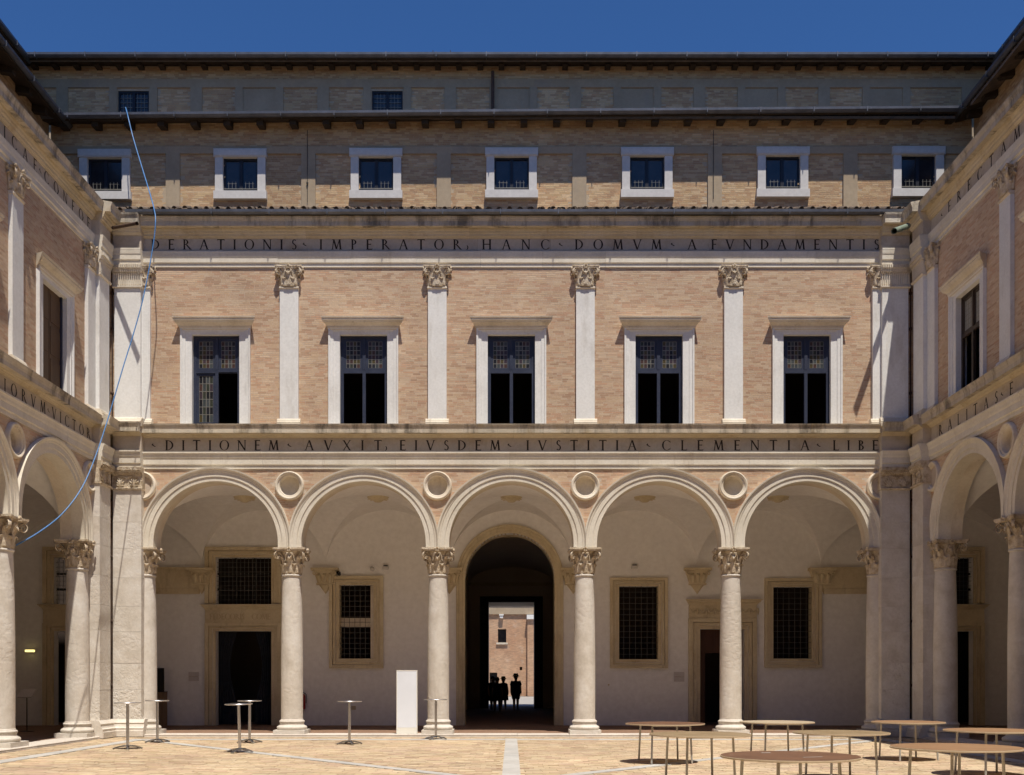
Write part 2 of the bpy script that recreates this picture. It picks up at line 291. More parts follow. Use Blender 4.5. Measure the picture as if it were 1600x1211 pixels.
# ------------------------------------------------------------------ Roman capitals
def glyphs():
    G = {}; T = .165; t = .088; S = .048
    def q(L, x0, y0, x1, y1, w): L.append([(x0 - w / 2, y0), (x0 + w / 2, y0), (x1 + w / 2, y1), (x1 - w / 2, y1)])
    def h(L, x0, x1, y, w=t): L.append([(x0, y - w / 2), (x1, y - w / 2), (x1, y + w / 2), (x0, y + w / 2)])
    def sf(L, x, y, w=.13): h(L, x - w, x + w, y, S)
    def stem(L, x): q(L, x, 0, x, 1, T); sf(L, x, S / 2); sf(L, x, 1 - S / 2)
    def ar(L, cx, cy, rx, ry, a0, a1, n=14, thick=T, thin=.045):
        for i in range(n):
            P = []
            for a in (a0 + (a1 - a0) * i / n, a0 + (a1 - a0) * (i + 1) / n):
                w = thin + (thick - thin) * abs(math.cos(a)) ** 1.3
                P.append(((cx + rx * math.cos(a), cy + ry * math.sin(a)), (cx + (rx - w) * math.cos(a), cy + (ry - w * .75) * math.sin(a))))
            L.append([P[0][0], P[1][0], P[1][1], P[0][1]])
    L = []; q(L, .10, 0, .45, 1, t); q(L, .45, 1, .80, 0, T); h(L, .24, .66, .36, .04); sf(L, .10, S / 2, .10); sf(L, .80, S / 2, .13); G['A'] = (L, .92)
    L = []; stem(L, .16); ar(L, .16, .76, .36, .24, -PI / 2, PI / 2, 10); ar(L, .16, .27, .42, .27, -PI / 2, PI / 2, 10); G['B'] = (L, .62)
    L = []; ar(L, .5, .5, .48, .51, R(48), R(312), 22); q(L, .83, .72, .83, .93, .035); q(L, .83, .07, .83, .26, .035); G['C'] = (L, .90)
    L = []; stem(L, .16); ar(L, .16, .5, .66, .5, -PI / 2, PI / 2, 18); G['D'] = (L, .88)
    L = []; stem(L, .16); h(L, .16, .58, .975); h(L, .16, .50, .52); h(L, .16, .60, .025); q(L, .57, .86, .58, 1, .03); q(L, .60, 0, .61, .16, .03); q(L, .50, .45, .50, .59, .03); G['E'] = (L, .66)
    L = []; stem(L, .16); h(L, .16, .56, .975); h(L, .16, .48, .52); q(L, .55, .86, .56, 1, .03); q(L, .48, .45, .48, .59, .03); G['F'] = (L, .62)
    L = []; stem(L, .16); stem(L, .80); h(L, .16, .80, .52); G['H'] = (L, .96)
    L = []; stem(L, .16); G['I'] = (L, .32)
    L = []; stem(L, .16); h(L, .16, .60, .025); q(L, .60, 0, .61, .17, .03); G['L'] = (L, .64)
    L = []; q(L, .10, 0, .22, 1, t); q(L, .22, 1, .50, .05, T); q(L, .50, .05, .80, 1, t); q(L, .80, 1, .90, 0, T); sf(L, .10, S / 2, .10); sf(L, .90, S / 2, .12); sf(L, .16, 1 - S / 2, .08); sf(L, .84, 1 - S / 2, .08); G['M'] = (L, 1.04)
    L = []; q(L, .14, 0, .14, 1, t); q(L, .14, 1, .78, 0, T); q(L, .78, 0, .78, 1, t); sf(L, .14, S / 2, .10); sf(L, .10, 1 - S / 2, .09); sf(L, .78, 1 - S / 2, .11); G['N'] = (L, .92)
    L = []; ar(L, .5, .5, .48, .51, 0, 2 * PI, 30); G['O'] = (L, 1.0)
    L = []; stem(L, .16); ar(L, .16, .73, .40, .27, -PI / 2, PI / 2, 12); G['P'] = (L, .62)
    L = []; stem(L, .16); ar(L, .16, .73, .40, .27, -PI / 2, PI / 2, 12); q(L, .36, .48, .78, 0, T); sf(L, .80, S / 2, .09); G['R'] = (L, .84)
    L = []; ar(L, .30, .745, .22, .255, R(35), R(250), 12, .135, .095); ar(L, .28, .265, .25, .265, R(-145), R(70), 12, .135, .095)
    L.append([(.20, .58), (.30, .60), (.42, .44), (.30, .42)]); G['S'] = (L, .56)
    L = []; stem(L, .40); h(L, .05, .75, .975); q(L, .05, .86, .04, 1, .03); q(L, .75, .86, .76, 1, .03); G['T'] = (L, .80)
    L = []; q(L, .10, 1, .44, 0, T); q(L, .44, 0, .78, 1, t); sf(L, .10, 1 - S / 2, .12); sf(L, .78, 1 - S / 2, .10); G['V'] = (L, .88)
    L = []; q(L, .10, 1, .72, 0, T); q(L, .72, 1, .10, 0, t); sf(L, .10, S / 2, .09); sf(L, .72, S / 2, .11); sf(L, .10, 1 - S / 2, .11); sf(L, .72, 1 - S / 2, .09); G['X'] = (L, .82)
    L = []; L.append([(-.02, .54), (.15, .70), (.17, .50), (.28, .34)]); L.append([(.17, .52), (.26, .36), (.44, .34), (.30, .44)]); G['.'] = (L, .40)
    L = []; ar(L, .05, .20, .26, .26, R(-75), R(60), 8, .11, .05); G[','] = (L, .34)
    return G
GLY = glyphs(); GM = {}
def letter_mesh(ch, m):
    k = (ch, m.name)
    if k not in GM:
        mb = MB(); 
        for i, p in enumerate(GLY[ch][0]):
            y = -.004 - .0011 * i; mb.add([(a, y, b) for a, b in p] , [(0, 1, 2, 3)])
        me = bpy.data.meshes.new('carved_letter'); me.from_pydata(mb.v, [], mb.f); me.materials.append(m); GM[k] = me
    return GM[k]
def text(parent, s, u0, u1, z, hgt, v=0, m='ink', name='carved_letter'):
    tot = sum(GLY[c][1] * hgt for c in s); gap = (u1 - u0 - tot) / max(1, len(s) - 1); u = u0
    for c in s:
        inst(name, letter_mesh(c, M[m]), parent, (u, -v, z), scale=(hgt, 1 if v is None else hgt, hgt)); u += GLY[c][1] * hgt + gap

# ------------------------------------------------------------------ order pieces: column, capital
def leaf(mb, ang, r0, z0, h, w, out, tilt=1.0, sq=None):
    ca, sa = math.cos(ang), math.sin(ang)
    path = [(0, 0), (.10, .25), (.14, .5), (.22, .72), (.45, .92), (.78, 1.0), (1.0, .93), (1.02, .80)]
    ws = [.80, 1.0, .82, 1.02, .86, .80, .50, .16]; rows = []
    for (dr, dz), ww in zip(path, ws):
        rad = r0 + out * dr; z = z0 + h * dz; hw = w * ww * .5
        sec = []
        for tt, bul in ((-1, -.012), (-.5, .004), (0, .016), (.5, .004), (1, -.012), (.5, -.03), (-.5, -.03)):
            rr = rad + bul * (1 if dr < .8 else .5); sec.append((rr * ca - tt * hw * sa, rr * sa + tt * hw * ca, z + (-.012 if bul == -.03 else 0)))
        rows.append(sec)
    n = 7; vs = [p for s in rows for p in s]
    mb.add(vs, [(i * n + k, i * n + (k + 1) % n, (i + 1) * n + (k + 1) % n, (i + 1) * n + k) for i in range(len(rows) - 1) for k in range(n)] + [tuple(range(n))[::-1], tuple((len(rows) - 1) * n + k for k in range(n))])
def capital(rb, H, aw):
    mb = MB()
    mb.lathe([(rb, 0), (rb * 1.0, .1 * H), (rb * 1.04, .5 * H), (rb * 1.16, .75 * H), (rb * 1.34, .865 * H), (rb * 1.30, .88 * H)], 28)
    for k in range(8): leaf(mb, R(22.5 + 45 * k), rb + .005, 0, .40 * H, rb * .62, .085)
    for k in range(8): leaf(mb, R(45 * k), rb + .02, .06 * H, .62 * H, rb * .62, .125)
    cr = aw * 1.30
    for k in range(4):
        d = R(45 + 90 * k); e = Vector((math.cos(d), math.sin(d), 0)); side = Vector((-math.sin(d), math.cos(d), 0))
        P = []; Rr = []
        for i in range(6): tt = i / 5; P.append(e * (rb * 1.08 + (cr - .13 - rb) * tt ** 1.5) + Vector((0, 0, H * (.48 + .36 * tt ** .8)))); Rr.append(.030)
        c = e * (cr - .10) + Vector((0, 0, H * .70))
        for i in range(22):
            a = R(100) - i * R(26); rr = .105 * (1 - i / 26); P.append(c + e * (rr * math.cos(a)) + Vector((0, 0, rr * math.sin(a) * 1.15))); Rr.append(.030 * (1 - i / 40))
        mb.tube(P, Rr, 6, flat=(1.5, .55), up=tuple(side))
        leaf(mb, d, rb + .02, .30 * H, .38 * H, rb * .5, .20)
        f = R(90 * k)                                        # inner helices and fleuron in the middle of each face
        fe = Vector((math.cos(f), math.sin(f), 0)); fs = Vector((-math.sin(f), math.cos(f), 0))
        for sg in (-1, 1):
            P = [fe * (rb * 1.12) + fs * sg * (rb * .50) + Vector((0, 0, H * .50)), fe * (rb * 1.2) + fs * sg * (rb * .42) + Vector((0, 0, H * .66))]
            cc = fe * (rb * 1.34) + fs * sg * rb * .20 + Vector((0, 0, H * .74))
            for i in range(12):
                a = R(60) + i * R(36); rr = .052 * (1 - i / 15); P.append(cc + fs * sg * rr * math.cos(a) + Vector((0, 0, rr * math.sin(a))))
            mb.tube(P, .016, 5)
        for kk in range(5):
            a = kk * 2 * PI / 5 + .3
            q = fe * (aw * .93) + fs * .045 * math.cos(a) + Vector((0, 0, H * .93 + .045 * math.sin(a)))
            mb.tube([q, q + fe * .05], [.034, .018], 6)
    for z0, z1, g in ((.875, .93, .95), (.93, 1.0, 1.0)):       # abacus with hollow sides
        pts = []
        for k in range(4):
            a = R(90 * k); e = Vector((math.cos(a), math.sin(a))); s2 = Vector((-math.sin(a), math.cos(a)))
            for i in range(9):
                tt = -1 + 2 * i / 8; off = aw * (1 - .17 * (1 - tt * tt)); pts.append(e * (off * g) + s2 * (aw * .93 * tt * g))
        n = len(pts); mb.add([(p.x, p.y, z0 * H) for p in pts] + [(p.x, p.y, z1 * H) for p in pts], [(i, (i + 1) % n, n + (i + 1) % n, n + i) for i in range(n)] + [tuple(range(n))[::-1], tuple(range(n, 2 * n))])
    return mb
CAPZ = 5.31; CAPH = .735; SHTOP = CAPZ - CAPH
ME_CAP = capital(.262, CAPH, .455).mesh('capital', 35); ME_CAP.materials.append(M['carved'])
pr = [(.305, .48), (.307, 1.4), (.305, 2.4), (.292, 3.4), (.272, 4.2), (.262, SHTOP - .06), (.285, SHTOP - .055), (.292, SHTOP - .035), (.285, SHTOP - .012), (.262, SHTOP)]
pr = [(pr[0][0], .48)] + [(np.interp(z, [p[1] for p in pr[:6]], [p[0] for p in pr[:6]]), z) for z in np.linspace(.5, SHTOP - .07, 26)] + pr[5:]
ME_SH = MB().lathe(pr, 40).mesh('column', 30); ME_SH.materials.append(M['column'])
pl = MB(); bs = .44; pl.box(-bs, bs, -bs, bs, .02, .185)
ME_PL = pl.mesh('plinth'); ME_PL.materials.append(M['column'])
def tor(r, z, h, n=7): return [(r - .03 + h * .5 * math.cos(a), z + h / 2 + h / 2 * math.sin(a)) for a in [(-PI / 2 + PI * i / (n - 1)) for i in range(n)]]
bp = [(.36, .185)] + tor(.40, .187, .11) + [(.375, .30), (.345, .32), (.335, .355), (.345, .378), (.352, .38)] + tor(.355, .382, .066) + [(.322, .452), (.322, .468), (.305, .485)]
ME_BS = MB().lathe(bp, 40).mesh('base', 35); ME_BS.materials.append(M['column'])
def place_column(parent, u, v):
    c = inst('column', ME_SH, parent, (u, -v, 0))
    inst('capital', ME_CAP, c, (0, 0, SHTOP)); inst('base', ME_BS, c); inst('plinth', ME_PL, c); return c

# pilaster of the upper floor
PZ0, PZC, PZ1 = 8.66, 12.62, 13.20
ME_PCAP = capital(.255, PZ1 - PZC - .02, .385).mesh('capital', 35); ME_PCAP.materials.append(M['carved'])
for vv in ME_PCAP.vertices: vv.co.y *= .55
a = MB(); a.wb(-.26, .26, 0, .10, PZ0 + .25, PZC - .075)
ME_PS = a.mesh('pilaster'); ME_PS.materials.append(M['white'])
a = MB(); a.prof([(0, PZC - .075), (.11, PZC - .075), (.135, PZC - .05), (.135, PZC - .03), (.11, PZC - .02), (.11, PZC), (0, PZC)], -.275, .275)
ME_PN = a.mesh('necking'); ME_PN.materials.append(M['stone'])
a = MB(); a.prof([(0, PZ0), (.20, PZ0), (.20, PZ0 + .10), (.185, PZ0 + .11), (.19, PZ0 + .15), (.155, PZ0 + .18), (.15, PZ0 + .21), (.12, PZ0 + .25), (0, PZ0 + .25)], -.325, .325)
ME_PB = a.mesh('base'); ME_PB.materials.append(M['stone'])
def place_pilaster(parent, u, v=0):
    p = inst('pilaster', ME_PS, parent, (u, -v, 0)); inst('necking', ME_PN, p); inst('base', ME_PB, p); inst('capital', ME_PCAP, p, (0, -.03, PZC)); return p

# ------------------------------------------------------------------ wing
BAY = 4.155; ZS = 5.43; RIN = 1.75; REX = 2.125; TH = .62; ARCB = 7.523
def archivolt(parent, uc):
    prf = [(RIN, -.30), (RIN, .03), (RIN + .118, .03), (RIN + .124, .055), (RIN + .25, .056), (RIN + .26, .072), (RIN + .30, .080), (RIN + .335, .118), (REX, .125), (REX, 0)]
    mb = MB(); n = len(prf); cols = []
    lim = BAY / 2 - .0015
    for i in range(-1, 49):
        a = PI * max(i, 0) / 48; z0 = CAPZ if i == -1 else None
        row = []
        for r, v in prf:
            x = r * math.cos(a); z = ZS + r * math.sin(a)
            if i == -1: x = r; z = CAPZ
            x = max(-lim, min(lim, x)); row.append((uc + x, -v, z))
        cols.append(row)
    row = [(uc - (min(lim, r)), -v, CAPZ) for r, v in prf]; cols.append(row)
    vs = [p for c in cols for p in c]
    mb.add(vs, [(i * n + k, i * n + k + 1, (i + 1) * n + k + 1, (i + 1) * n + k) for i in range(len(cols) - 1) for k in range(n - 1)])
    o = mb.build('archivolt', 'pale', parent, smooth=25); return o
def soffit_arch(parent, uc):
    mb = MB(); n = 40; P = [(uc + RIN + .0, CAPZ)] + arc(uc, ZS, RIN + .004, 0, PI, n) + [(uc - RIN, CAPZ)]
    k = len(P); mb.add([(p[0], .28, p[1]) for p in P] + [(p[0], TH, p[1]) for p in P], [(i, i + 1, k + i + 1, k + i) for i in range(k - 1)])
    # inner face ring towards the vault
    Q = [(uc + BAY / 2, CAPZ)] + arc(uc, ZS, BAY / 2, 0, PI, n) + [(uc - BAY / 2, CAPZ)]
    mb.add([(p[0], TH, p[1]) for p in P] + [(p[0], TH, p[1]) for p in Q], [(i, i + 1, k + i + 1, k + i) for i in range(k - 1)])
    return mb.build('arch_soffit', 'stone', parent, smooth=30)
def tondo(parent, u, z=7.05):
    mb = MB(); n = 40
    prf = [(.27, -.16), (.272, .02), (.29, .05), (.325, .055), (.335, .085), (.37, .10), (.395, .085), (.405, .05), (.41, 0)]
    dish = [(0.001, -.235), (.10, -.232), (.20, -.205), (.27, -.16)]
    allp = dish + prf; vs = []
    for r, v in allp:
        for k in range(n): a2 = 2 * PI * k / n; vs.append((u + r * math.cos(a2), -v, z + r * math.sin(a2)))
    mb.add(vs, [(i * n + k, i * n + (k + 1) % n, (i + 1) * n + (k + 1) % n, (i + 1) * n + k) for i in range(len(allp) - 1) for k in range(n)])
    return mb.build('roundel', 'stone', parent, smooth=35)
ARCH_PR = [(0, 7.523), (.034, 7.523), (.034, 7.62), (.040, 7.625), (.058, 7.635), (.064, 7.640), (.064, 7.79), (.072, 7.80), (.085, 7.83), (.092, 7.88), (.110, 7.93), (.125, 7.945), (.125, 7.985), (0, 7.985)]
FRZ_PR = [(-.05, 7.986), (0, 7.986), (0, 8.40), (-.05, 8.40)]
BED_PR = [(-.05, 8.401), (.02, 8.401), (.03, 8.42), (.06, 8.435), (.07, 8.46), (.10, 8.475), (.11, 8.495), (-.05, 8.495)]
CRN_PR = [(-.05, 8.496), (.24, 8.496), (.245, 8.485), (.255, 8.485), (.255, 8.60), (.262, 8.61), (.27, 8.65), (.29, 8.69), (.30, 8.73), (0, 8.80), (-.05, 8.80)]
UARCH = [(0, 13.19), (.034, 13.19), (.034, 13.285), (.040, 13.29), (.058, 13.305), (.064, 13.31), (.064, 13.44), (.072, 13.45), (.078, 13.48), (.082, 13.53), (.085, 13.57), (.088, 13.58), (.088, 13.62), (0, 13.62)]
UFRZ = [(-.05, 13.621), (0, 13.621), (0, 14.00), (-.05, 14.00)]
UBED = [(-.05, 14.001), (.02, 14.001), (.035, 14.03), (.07, 14.05), (.075, 14.10), (.10, 14.12), (.11, 14.17), (.13, 14.20), (.14, 14.25), (-.05, 14.25)]
UCRN = [(-.05, 14.251), (.275, 14.251), (.28, 14.24), (.29, 14.24), (.29, 14.37), (.298, 14.38), (.305, 14.41), (.325, 14.45), (.335, 14.50), (0, 14.56), (-.05, 14.56)]
def runs(parent, name, prof, m, u0, u1, m0, m1, piers, dz=0, L=2.0, dv=.22, jit=.004):
    # one course of blocks along a wing: plain runs with a break forward over every corner pier
    segs = []; pos = u0; end0 = m0
    for a, b in piers:
        if a > pos + .01: segs.append((pos, a, end0, 0, 0))
        segs.append((a, b, 0, 0, dv)); pos = b; end0 = 0
    if u1 > pos + .01: segs.append((pos, u1, end0, m1, 0))
    P = [(v, z + dz) for v, z in prof]
    for a, b, e0, e1, d in segs:
        n = max(1, round((b - a) / L)); cuts = [a + (b - a) * i / n + (0 if i in (0, n) else random.uniform(-.2, .2)) for i in range(n + 1)]
        for i in range(n):
            j = random.uniform(-jit, jit); lo = min(p[0] for p in P)
            Q = [(v + j if v > 0 else v, z) for v, z in P]
            if d: Q = [(v if (v > 0 or (lo < 0 and v > lo)) else -d - .04, z) for v, z in P]
            mb = MB().prof(Q, cuts[i] + (.002 if i else 0), cuts[i + 1] - (.002 if i < n - 1 else 0), d, e0 if i == 0 else 0, e1 if i == n - 1 else 0)
            mb.build(name, m, parent)
def pier(parent, a, b, dv=.22, detailed=True, dz=0):
    w = b - a; bl = .10
    # lower order
    base = [(-.1, .02), (dv + .14, .02), (dv + .14, .18), (dv + .12, .19), (dv + .125, .26), (dv + .085, .29), (dv + .06, .36), (dv + .075, .40), (dv + .03, .46), (dv, .50), (-.1, .50)]
    root = MB().prof(base, a - .10, b + .10).build('pier', 'column', parent)
    z = .50; i = 0
    while z < 6.90 - .01:
        h = min([.82, .74, .88, .70, .80][i % 5], 6.90 - z); h = 6.90 - z if 6.90 - z - h < .3 else h
        MB().wb(a, b, -.62, dv + random.uniform(-.003, .003), z + .002, z + h - .002).build('stone_block', 'pitted' if i < 2 else 'column', root); z += h; i += 1
    cap = MB(); cap.prof([(-.1, 6.90), (dv + .05, 6.90), (dv + .06, 6.94), (dv + .03, 6.955), (dv, 6.96), (dv, 7.30), (dv + .03, 7.32), (dv + .04, 7.36), (dv + .08, 7.40), (dv + .10, 7.52), (-.1, 7.52)], a - .03, b + .03)
    n = 17
    for k in range(n):
        x = a + (k + .5) * w / n; cap.wb(x - .013, x + .013, dv + .07, dv + .12, 7.43, 7.50)
        cap.tube([(x, -(dv + .06), 7.33), (x, -(dv + .10), 7.385)], .014, 5)
    for sg in (-1, 1):                                      # palmette and scrolls
        c = (a + b) / 2 + sg * w * .25
        for k in range(7):
            t = R(90 + (k - 3) * 24); r = .17 if abs(k - 3) < 3 else .12
            cap.tube([(c, -(dv + .01), 6.98), (c + r * .6 * math.cos(t), -(dv + .035), 6.98 + r * 1.0 * math.sin(t)), (c + r * 1.05 * math.cos(t), -(dv + .02), 6.98 + r * 1.4 * math.sin(t))], [.012, .022, .010], 5)
        P = []
        for k in range(14): t = R(180) - k * R(32) * sg; rr = .055 * (1 - k / 17); P.append((c + rr * math.cos(t) * 1, -(dv + .03), 7.25 + rr * math.sin(t)))
        cap.tube(P, .012, 5)
    cap.tube([((a + b) / 2 - w * .22, -(dv + .03), 7.28), ((a + b) / 2, -(dv + .035), 7.22), ((a + b) / 2 + w * .22, -(dv + .03), 7.28)], .014, 5)
    cap.build('capital', 'carved', root, smooth=30)
    # upper order
    ub = [(-.1, 8.66), (dv + .10, 8.66), (dv + .10, 8.76), (dv + .085, 8.77), (dv + .09, 8.81), (dv + .055, 8.84), (dv + .05, 8.88), (dv + .02, 8.91), (-.1, 8.91)]
    r2 = MB().prof(ub, a - .04, b + .04).build('upper_pier', 'stone', parent)
    MB().wb(a + .03, b - .03, -.3, dv - .02, 8.911, 12.53).build('shaft', 'white', r2)
    c2 = MB(); c2.prof([(-.1, 12.531), (dv, 12.531), (dv + .03, 12.555), (dv + .03, 12.59), (dv, 12.60), (dv - .01, 12.605), (dv - .01, 12.95), (dv + .03, 12.97), (dv + .04, 13.02), (dv + .06, 13.06), (dv + .07, 13.185), (-.1, 13.185)], a - .02, b + .02)
    n = 13
    for k in range(n):
        x = a + (k + .5) * w / n; c2.tube([(x, -(dv - .005), 12.63), (x, -(dv), 12.90), (x, -(dv + .03), 12.945)], [.018, .020, .016], 6)
        c2.wb(x - .016, x + .016, dv + .05, dv + .10, 13.07, 13.16); c2.wb(x - .012, x + .012, dv + .03, dv + .06, 12.975, 13.02)
    c2.build('capital', 'stone', r2, smooth=30)

def leaded(parent, u0, u1, z0, z1, v, nc=4, nr=6, pale=False):
    mb = MB(); t = .007
    for i in range(nc + 1): x = u0 + (u1 - u0) * i / nc; mb.wb(x - t, x + t, v - .004, v + .010, z0, z1)
    for j in range(nr + 1): z = z0 + (z1 - z0) * j / nr; mb.wb(u0, u1, v - .003, v + .008, z - t, z + t)
    if not pale:
        for i in range(nc):
            for j in range(nr):
                me = LP.setdefault(random.randrange(8), None) or None
                k = random.randrange(8); me = PANE[k]
                inst('pane', me, parent, (u0 + (u1 - u0) * (i + .5) / nc, -v + random.uniform(-.002, .002), z0 + (z1 - z0) * (j + .5) / nr), scale=((u1 - u0) / nc - .006, 1, (z1 - z0) / nr - .006), rot=(random.uniform(-.02, .02), 0, random.uniform(-.02, .02)))
    else:
        for i in range(nc):
            for j in range(nr): inst('pane', PANEW, parent, (u0 + (u1 - u0) * (i + .5) / nc, -v, z0 + (z1 - z0) * (j + .5) / nr), scale=((u1 - u0) / nc - .006, 1, (z1 - z0) / nr - .006))
    return mb
LP = {}; PANE = []
for g in GL:
    q = MB().box(-.5, .5, -.003, .003, -.5, .5).mesh('pane'); q.materials.append(g); PANE.append(q)
PANEW = MB().box(-.5, .5, -.003, .003, -.5, .5).mesh('pane'); PANEW.materials.append(GLW)
WZ0, WZ1, WH = 8.80, 11.30, .665
def main_window(parent, uc, style='leaded'):
    fr = MB(); o = WH; w = .315
    jamb = [(o, -.25), (o, .03), (o + .17, .035), (o + .175, .055), (o + .255, .06), (o + .27, .085), (o + w, .09), (o + w, -.02)]
    for sg in (-1, 1):
        n = len(jamb); vs = [(uc + sg * a, -v, WZ0 - .06) for a, v in jamb] + [(uc + sg * a, -v, WZ1 + (a - o) * .55) for a, v in jamb]
        fr.add(vs, [(i, (i + 1) % n, n + (i + 1) % n, n + i) for i in range(n)] + [tuple(range(n)), tuple(range(n, 2 * n))])
    n = len(jamb); vs = [(uc - a, -v, WZ1 + (a - o) * .55) for a, v in jamb] + [(uc + a, -v, WZ1 + (a - o) * .55) for a, v in jamb]
    fr.add(vs, [(i, (i + 1) % n, n + (i + 1) % n, n + i) for i in range(n)] + [tuple(range(n)), tuple(range(n, 2 * n))])
    win = fr.build('window', 'white', parent)
    hp = [(0, 11.42), (.07, 11.42), (.085, 11.46), (.10, 11.48), (.105, 11.52), (.15, 11.56), (.19, 11.59), (.20, 11.61), (.23, 11.65), (.23, 11.69), (.25, 11.71), (.255, 11.74), (0, 11.76)]
    ho = MB(); hw = o + w; n = len(hp)                       # hood with ends stepping out with its profile
    vs = [(uc - (hw + .3 * max(0, v) + max(0, v - .10) * .7), -v, z) for v, z in hp] + [(uc + (hw + .3 * max(0, v) + max(0, v - .10) * .7), -v, z) for v, z in hp]
    ho.add(vs, [(i, (i + 1) % n, n + (i + 1) % n, n + i) for i in range(n)] + [tuple(range(n))[::-1], tuple(range(n, 2 * n))]); ho.build('hood', 'stone', win)
    v = -.14; zt = 10.30
    if style == 'shutter':
        for sg in (-1, 1):
            s = MB(); x0 = uc + (.01 if sg > 0 else -.655); s.wb(x0, x0 + .645, v - .03, v + .01, WZ0, WZ1)
            for k in range(3): s.wb(x0 + .05, x0 + .595, v + .01, v + .022, WZ0 + .1 + k * .8, WZ0 + .78 + k * .8)
            s.build('shutter', 'shutter', win)
        MB().wb(uc + .60, uc + .665, v, v + .06, WZ0, WZ1).build('casement', 'wood_blue', win); return win
    cm = 'wood_blue' if style != 'pale' else 'casement_dark'
    c = MB(); c.wb(uc - o, uc - o + .085, v - .03, v + .03, WZ0, WZ1); c.wb(uc + o - .085, uc + o, v - .03, v + .03, WZ0, WZ1)
    c.wb(uc - o + .085, uc + o - .085, v - .03, v + .03, WZ1 - .07, WZ1); c.wb(uc - o + .085, uc + o - .085, v - .03, v + .04, zt - .05, zt + .05)
    c.wb(uc - .045, uc + .045, v - .03, v + .045, zt + .05, WZ1 - .07); c.wb(uc - .045, uc + .045, v - .03, v + .045, WZ0, zt - .05)
    for sg in (-1, 1):                                       # upper sashes
        x0 = uc + (.045 if sg > 0 else -.58); x1 = x0 + .535
        c.wb(x0, x0 + .07, v - .02, v + .015, zt + .05, WZ1 - .07); c.wb(x1 - .07, x1, v - .02, v + .015, zt + .05, WZ1 - .07)
        c.wb(x0 + .07, x1 - .07, v - .02, v + .015, WZ1 - .15, WZ1 - .07); c.wb(x0 + .07, x1 - .07, v - .02, v + .015, zt + .05, zt + .10)
    if style == 'first':
        x0 = uc - .58; x1 = x0 + .535
        c.wb(x0, x0 + .07, v - .02, v + .015, WZ0, zt - .05); c.wb(x1 - .07, x1, v - .02, v + .015, WZ0, zt - .05)
        c.wb(x0 + .07, x1 - .07, v - .02, v + .015, WZ0, WZ0 + .07); c.wb(x0 + .07, x1 - .07, v - .02, v + .015, zt - .12, zt - .05)
    c.wb(uc + .06, uc + .57, v + .02, v + .10, zt - .04, zt + .0) if style == 'first' else None
    c.build('casement', cm, win)
    for sg in (-1, 1):
        x0 = uc + (.045 if sg > 0 else -.58) + .07; leaded(win, x0, x0 + .395, zt + .10, WZ1 - .15, v - .005, pale=(style == 'pale')).build('lead_came', 'lead', win)
    if style == 'first': leaded(win, uc - .51, uc - .115, WZ0 + .07, zt - .12, v - .005).build('lead_came', 'lead', win)
    return win
def attic_window(parent, uc, v, dz=0, z0=16.56, z1=17.60, hw=.53, rail=True):
    z0 += dz; z1 += dz; f = MB()
    f.wb(uc - hw - .24, uc - hw, v - .15, v + .05, z0, z1); f.wb(uc + hw, uc + hw + .24, v - .15, v + .05, z0, z1)
    f.wb(uc - hw - .28, uc + hw + .28, v - .15, v + .075, z1, z1 + .25); f.wb(uc - hw - .28, uc + hw + .28, v - .15, v + .085, z0 - .24, z0)
    f.wb(uc - hw - .26, uc + hw + .26, v - .1, v + .095, z1 + .03, z1 + .20)
    w = f.build('window', 'frame_white', parent)
    c = MB(); t = .06; d = v - .10
    c.wb(uc - hw, uc - hw + t, d - .03, d + .03, z0, z1); c.wb(uc + hw - t, uc + hw, d - .03, d + .03, z0, z1); c.wb(uc - .05, uc + .05, d - .03, d + .035, z0 + t, z1 - t)
    c.wb(uc - hw + t, uc + hw - t, d - .03, d + .03, z1 - t, z1); c.wb(uc - hw + t, uc + hw - t, d - .03, d + .03, z0, z0 + t)
    c.build('casement', 'wood_dark', w)
    for sg in (-1, 1): MB().wb(min(uc + sg * .05, uc + sg * (hw - t)), max(uc + sg * .05, uc + sg * (hw - t)), d - .012, d - .004, z0 + t, z1 - t).build('pane', 'glass', w)
    if rail:
        r = MB(); r.tube([(uc - hw + .03, -(v - .03), z0 + .10), (uc + hw - .03, -(v - .03), z0 + .10)], .011, 6)
        for sg in (-1, 1):
            for k in range(3): x = uc + sg * (.15 + .11 * k); r.tube([(x, -(v - .03), z0 + .10), (x, -(v - .03), z0 + .32)], .0065, 5)
            r.tube([(uc + sg * .12, -(v - .03), z0 + .26), (uc + sg * .41, -(v - .03), z0 + .26)], .004, 5)
        r.build('railing', 'lead', w)
    return w
def gut(parent, u0, u1, v, z, m0=0, m1=0, r=.085, slope=0.0):
    mb = MB(); P = [(v + .02, z + .06), (v + .03, z + .065), (v + 2 * r + .02, z + .06), (v + 2 * r + .015, z - .01), (v + r * 1.5, z - r * .85), (v + r, z - r), (v + r * .45, z - r * .8), (v + .02, z - .01)]
    mb.prof(P, u0, u1, 0, m0, m1)
    for i in range(int((u1 - u0) / 1.6)): x = u0 + .8 + 1.6 * i; mb.wb(x - .012, x + .012, v + .01, v + 2 * r + .035, z - r - .012, z + .07)
    if slope: mb.v = [(x, y, zz + slope * x) for x, y, zz in mb.v]
    return mb.build('gutter', 'gutter', parent)
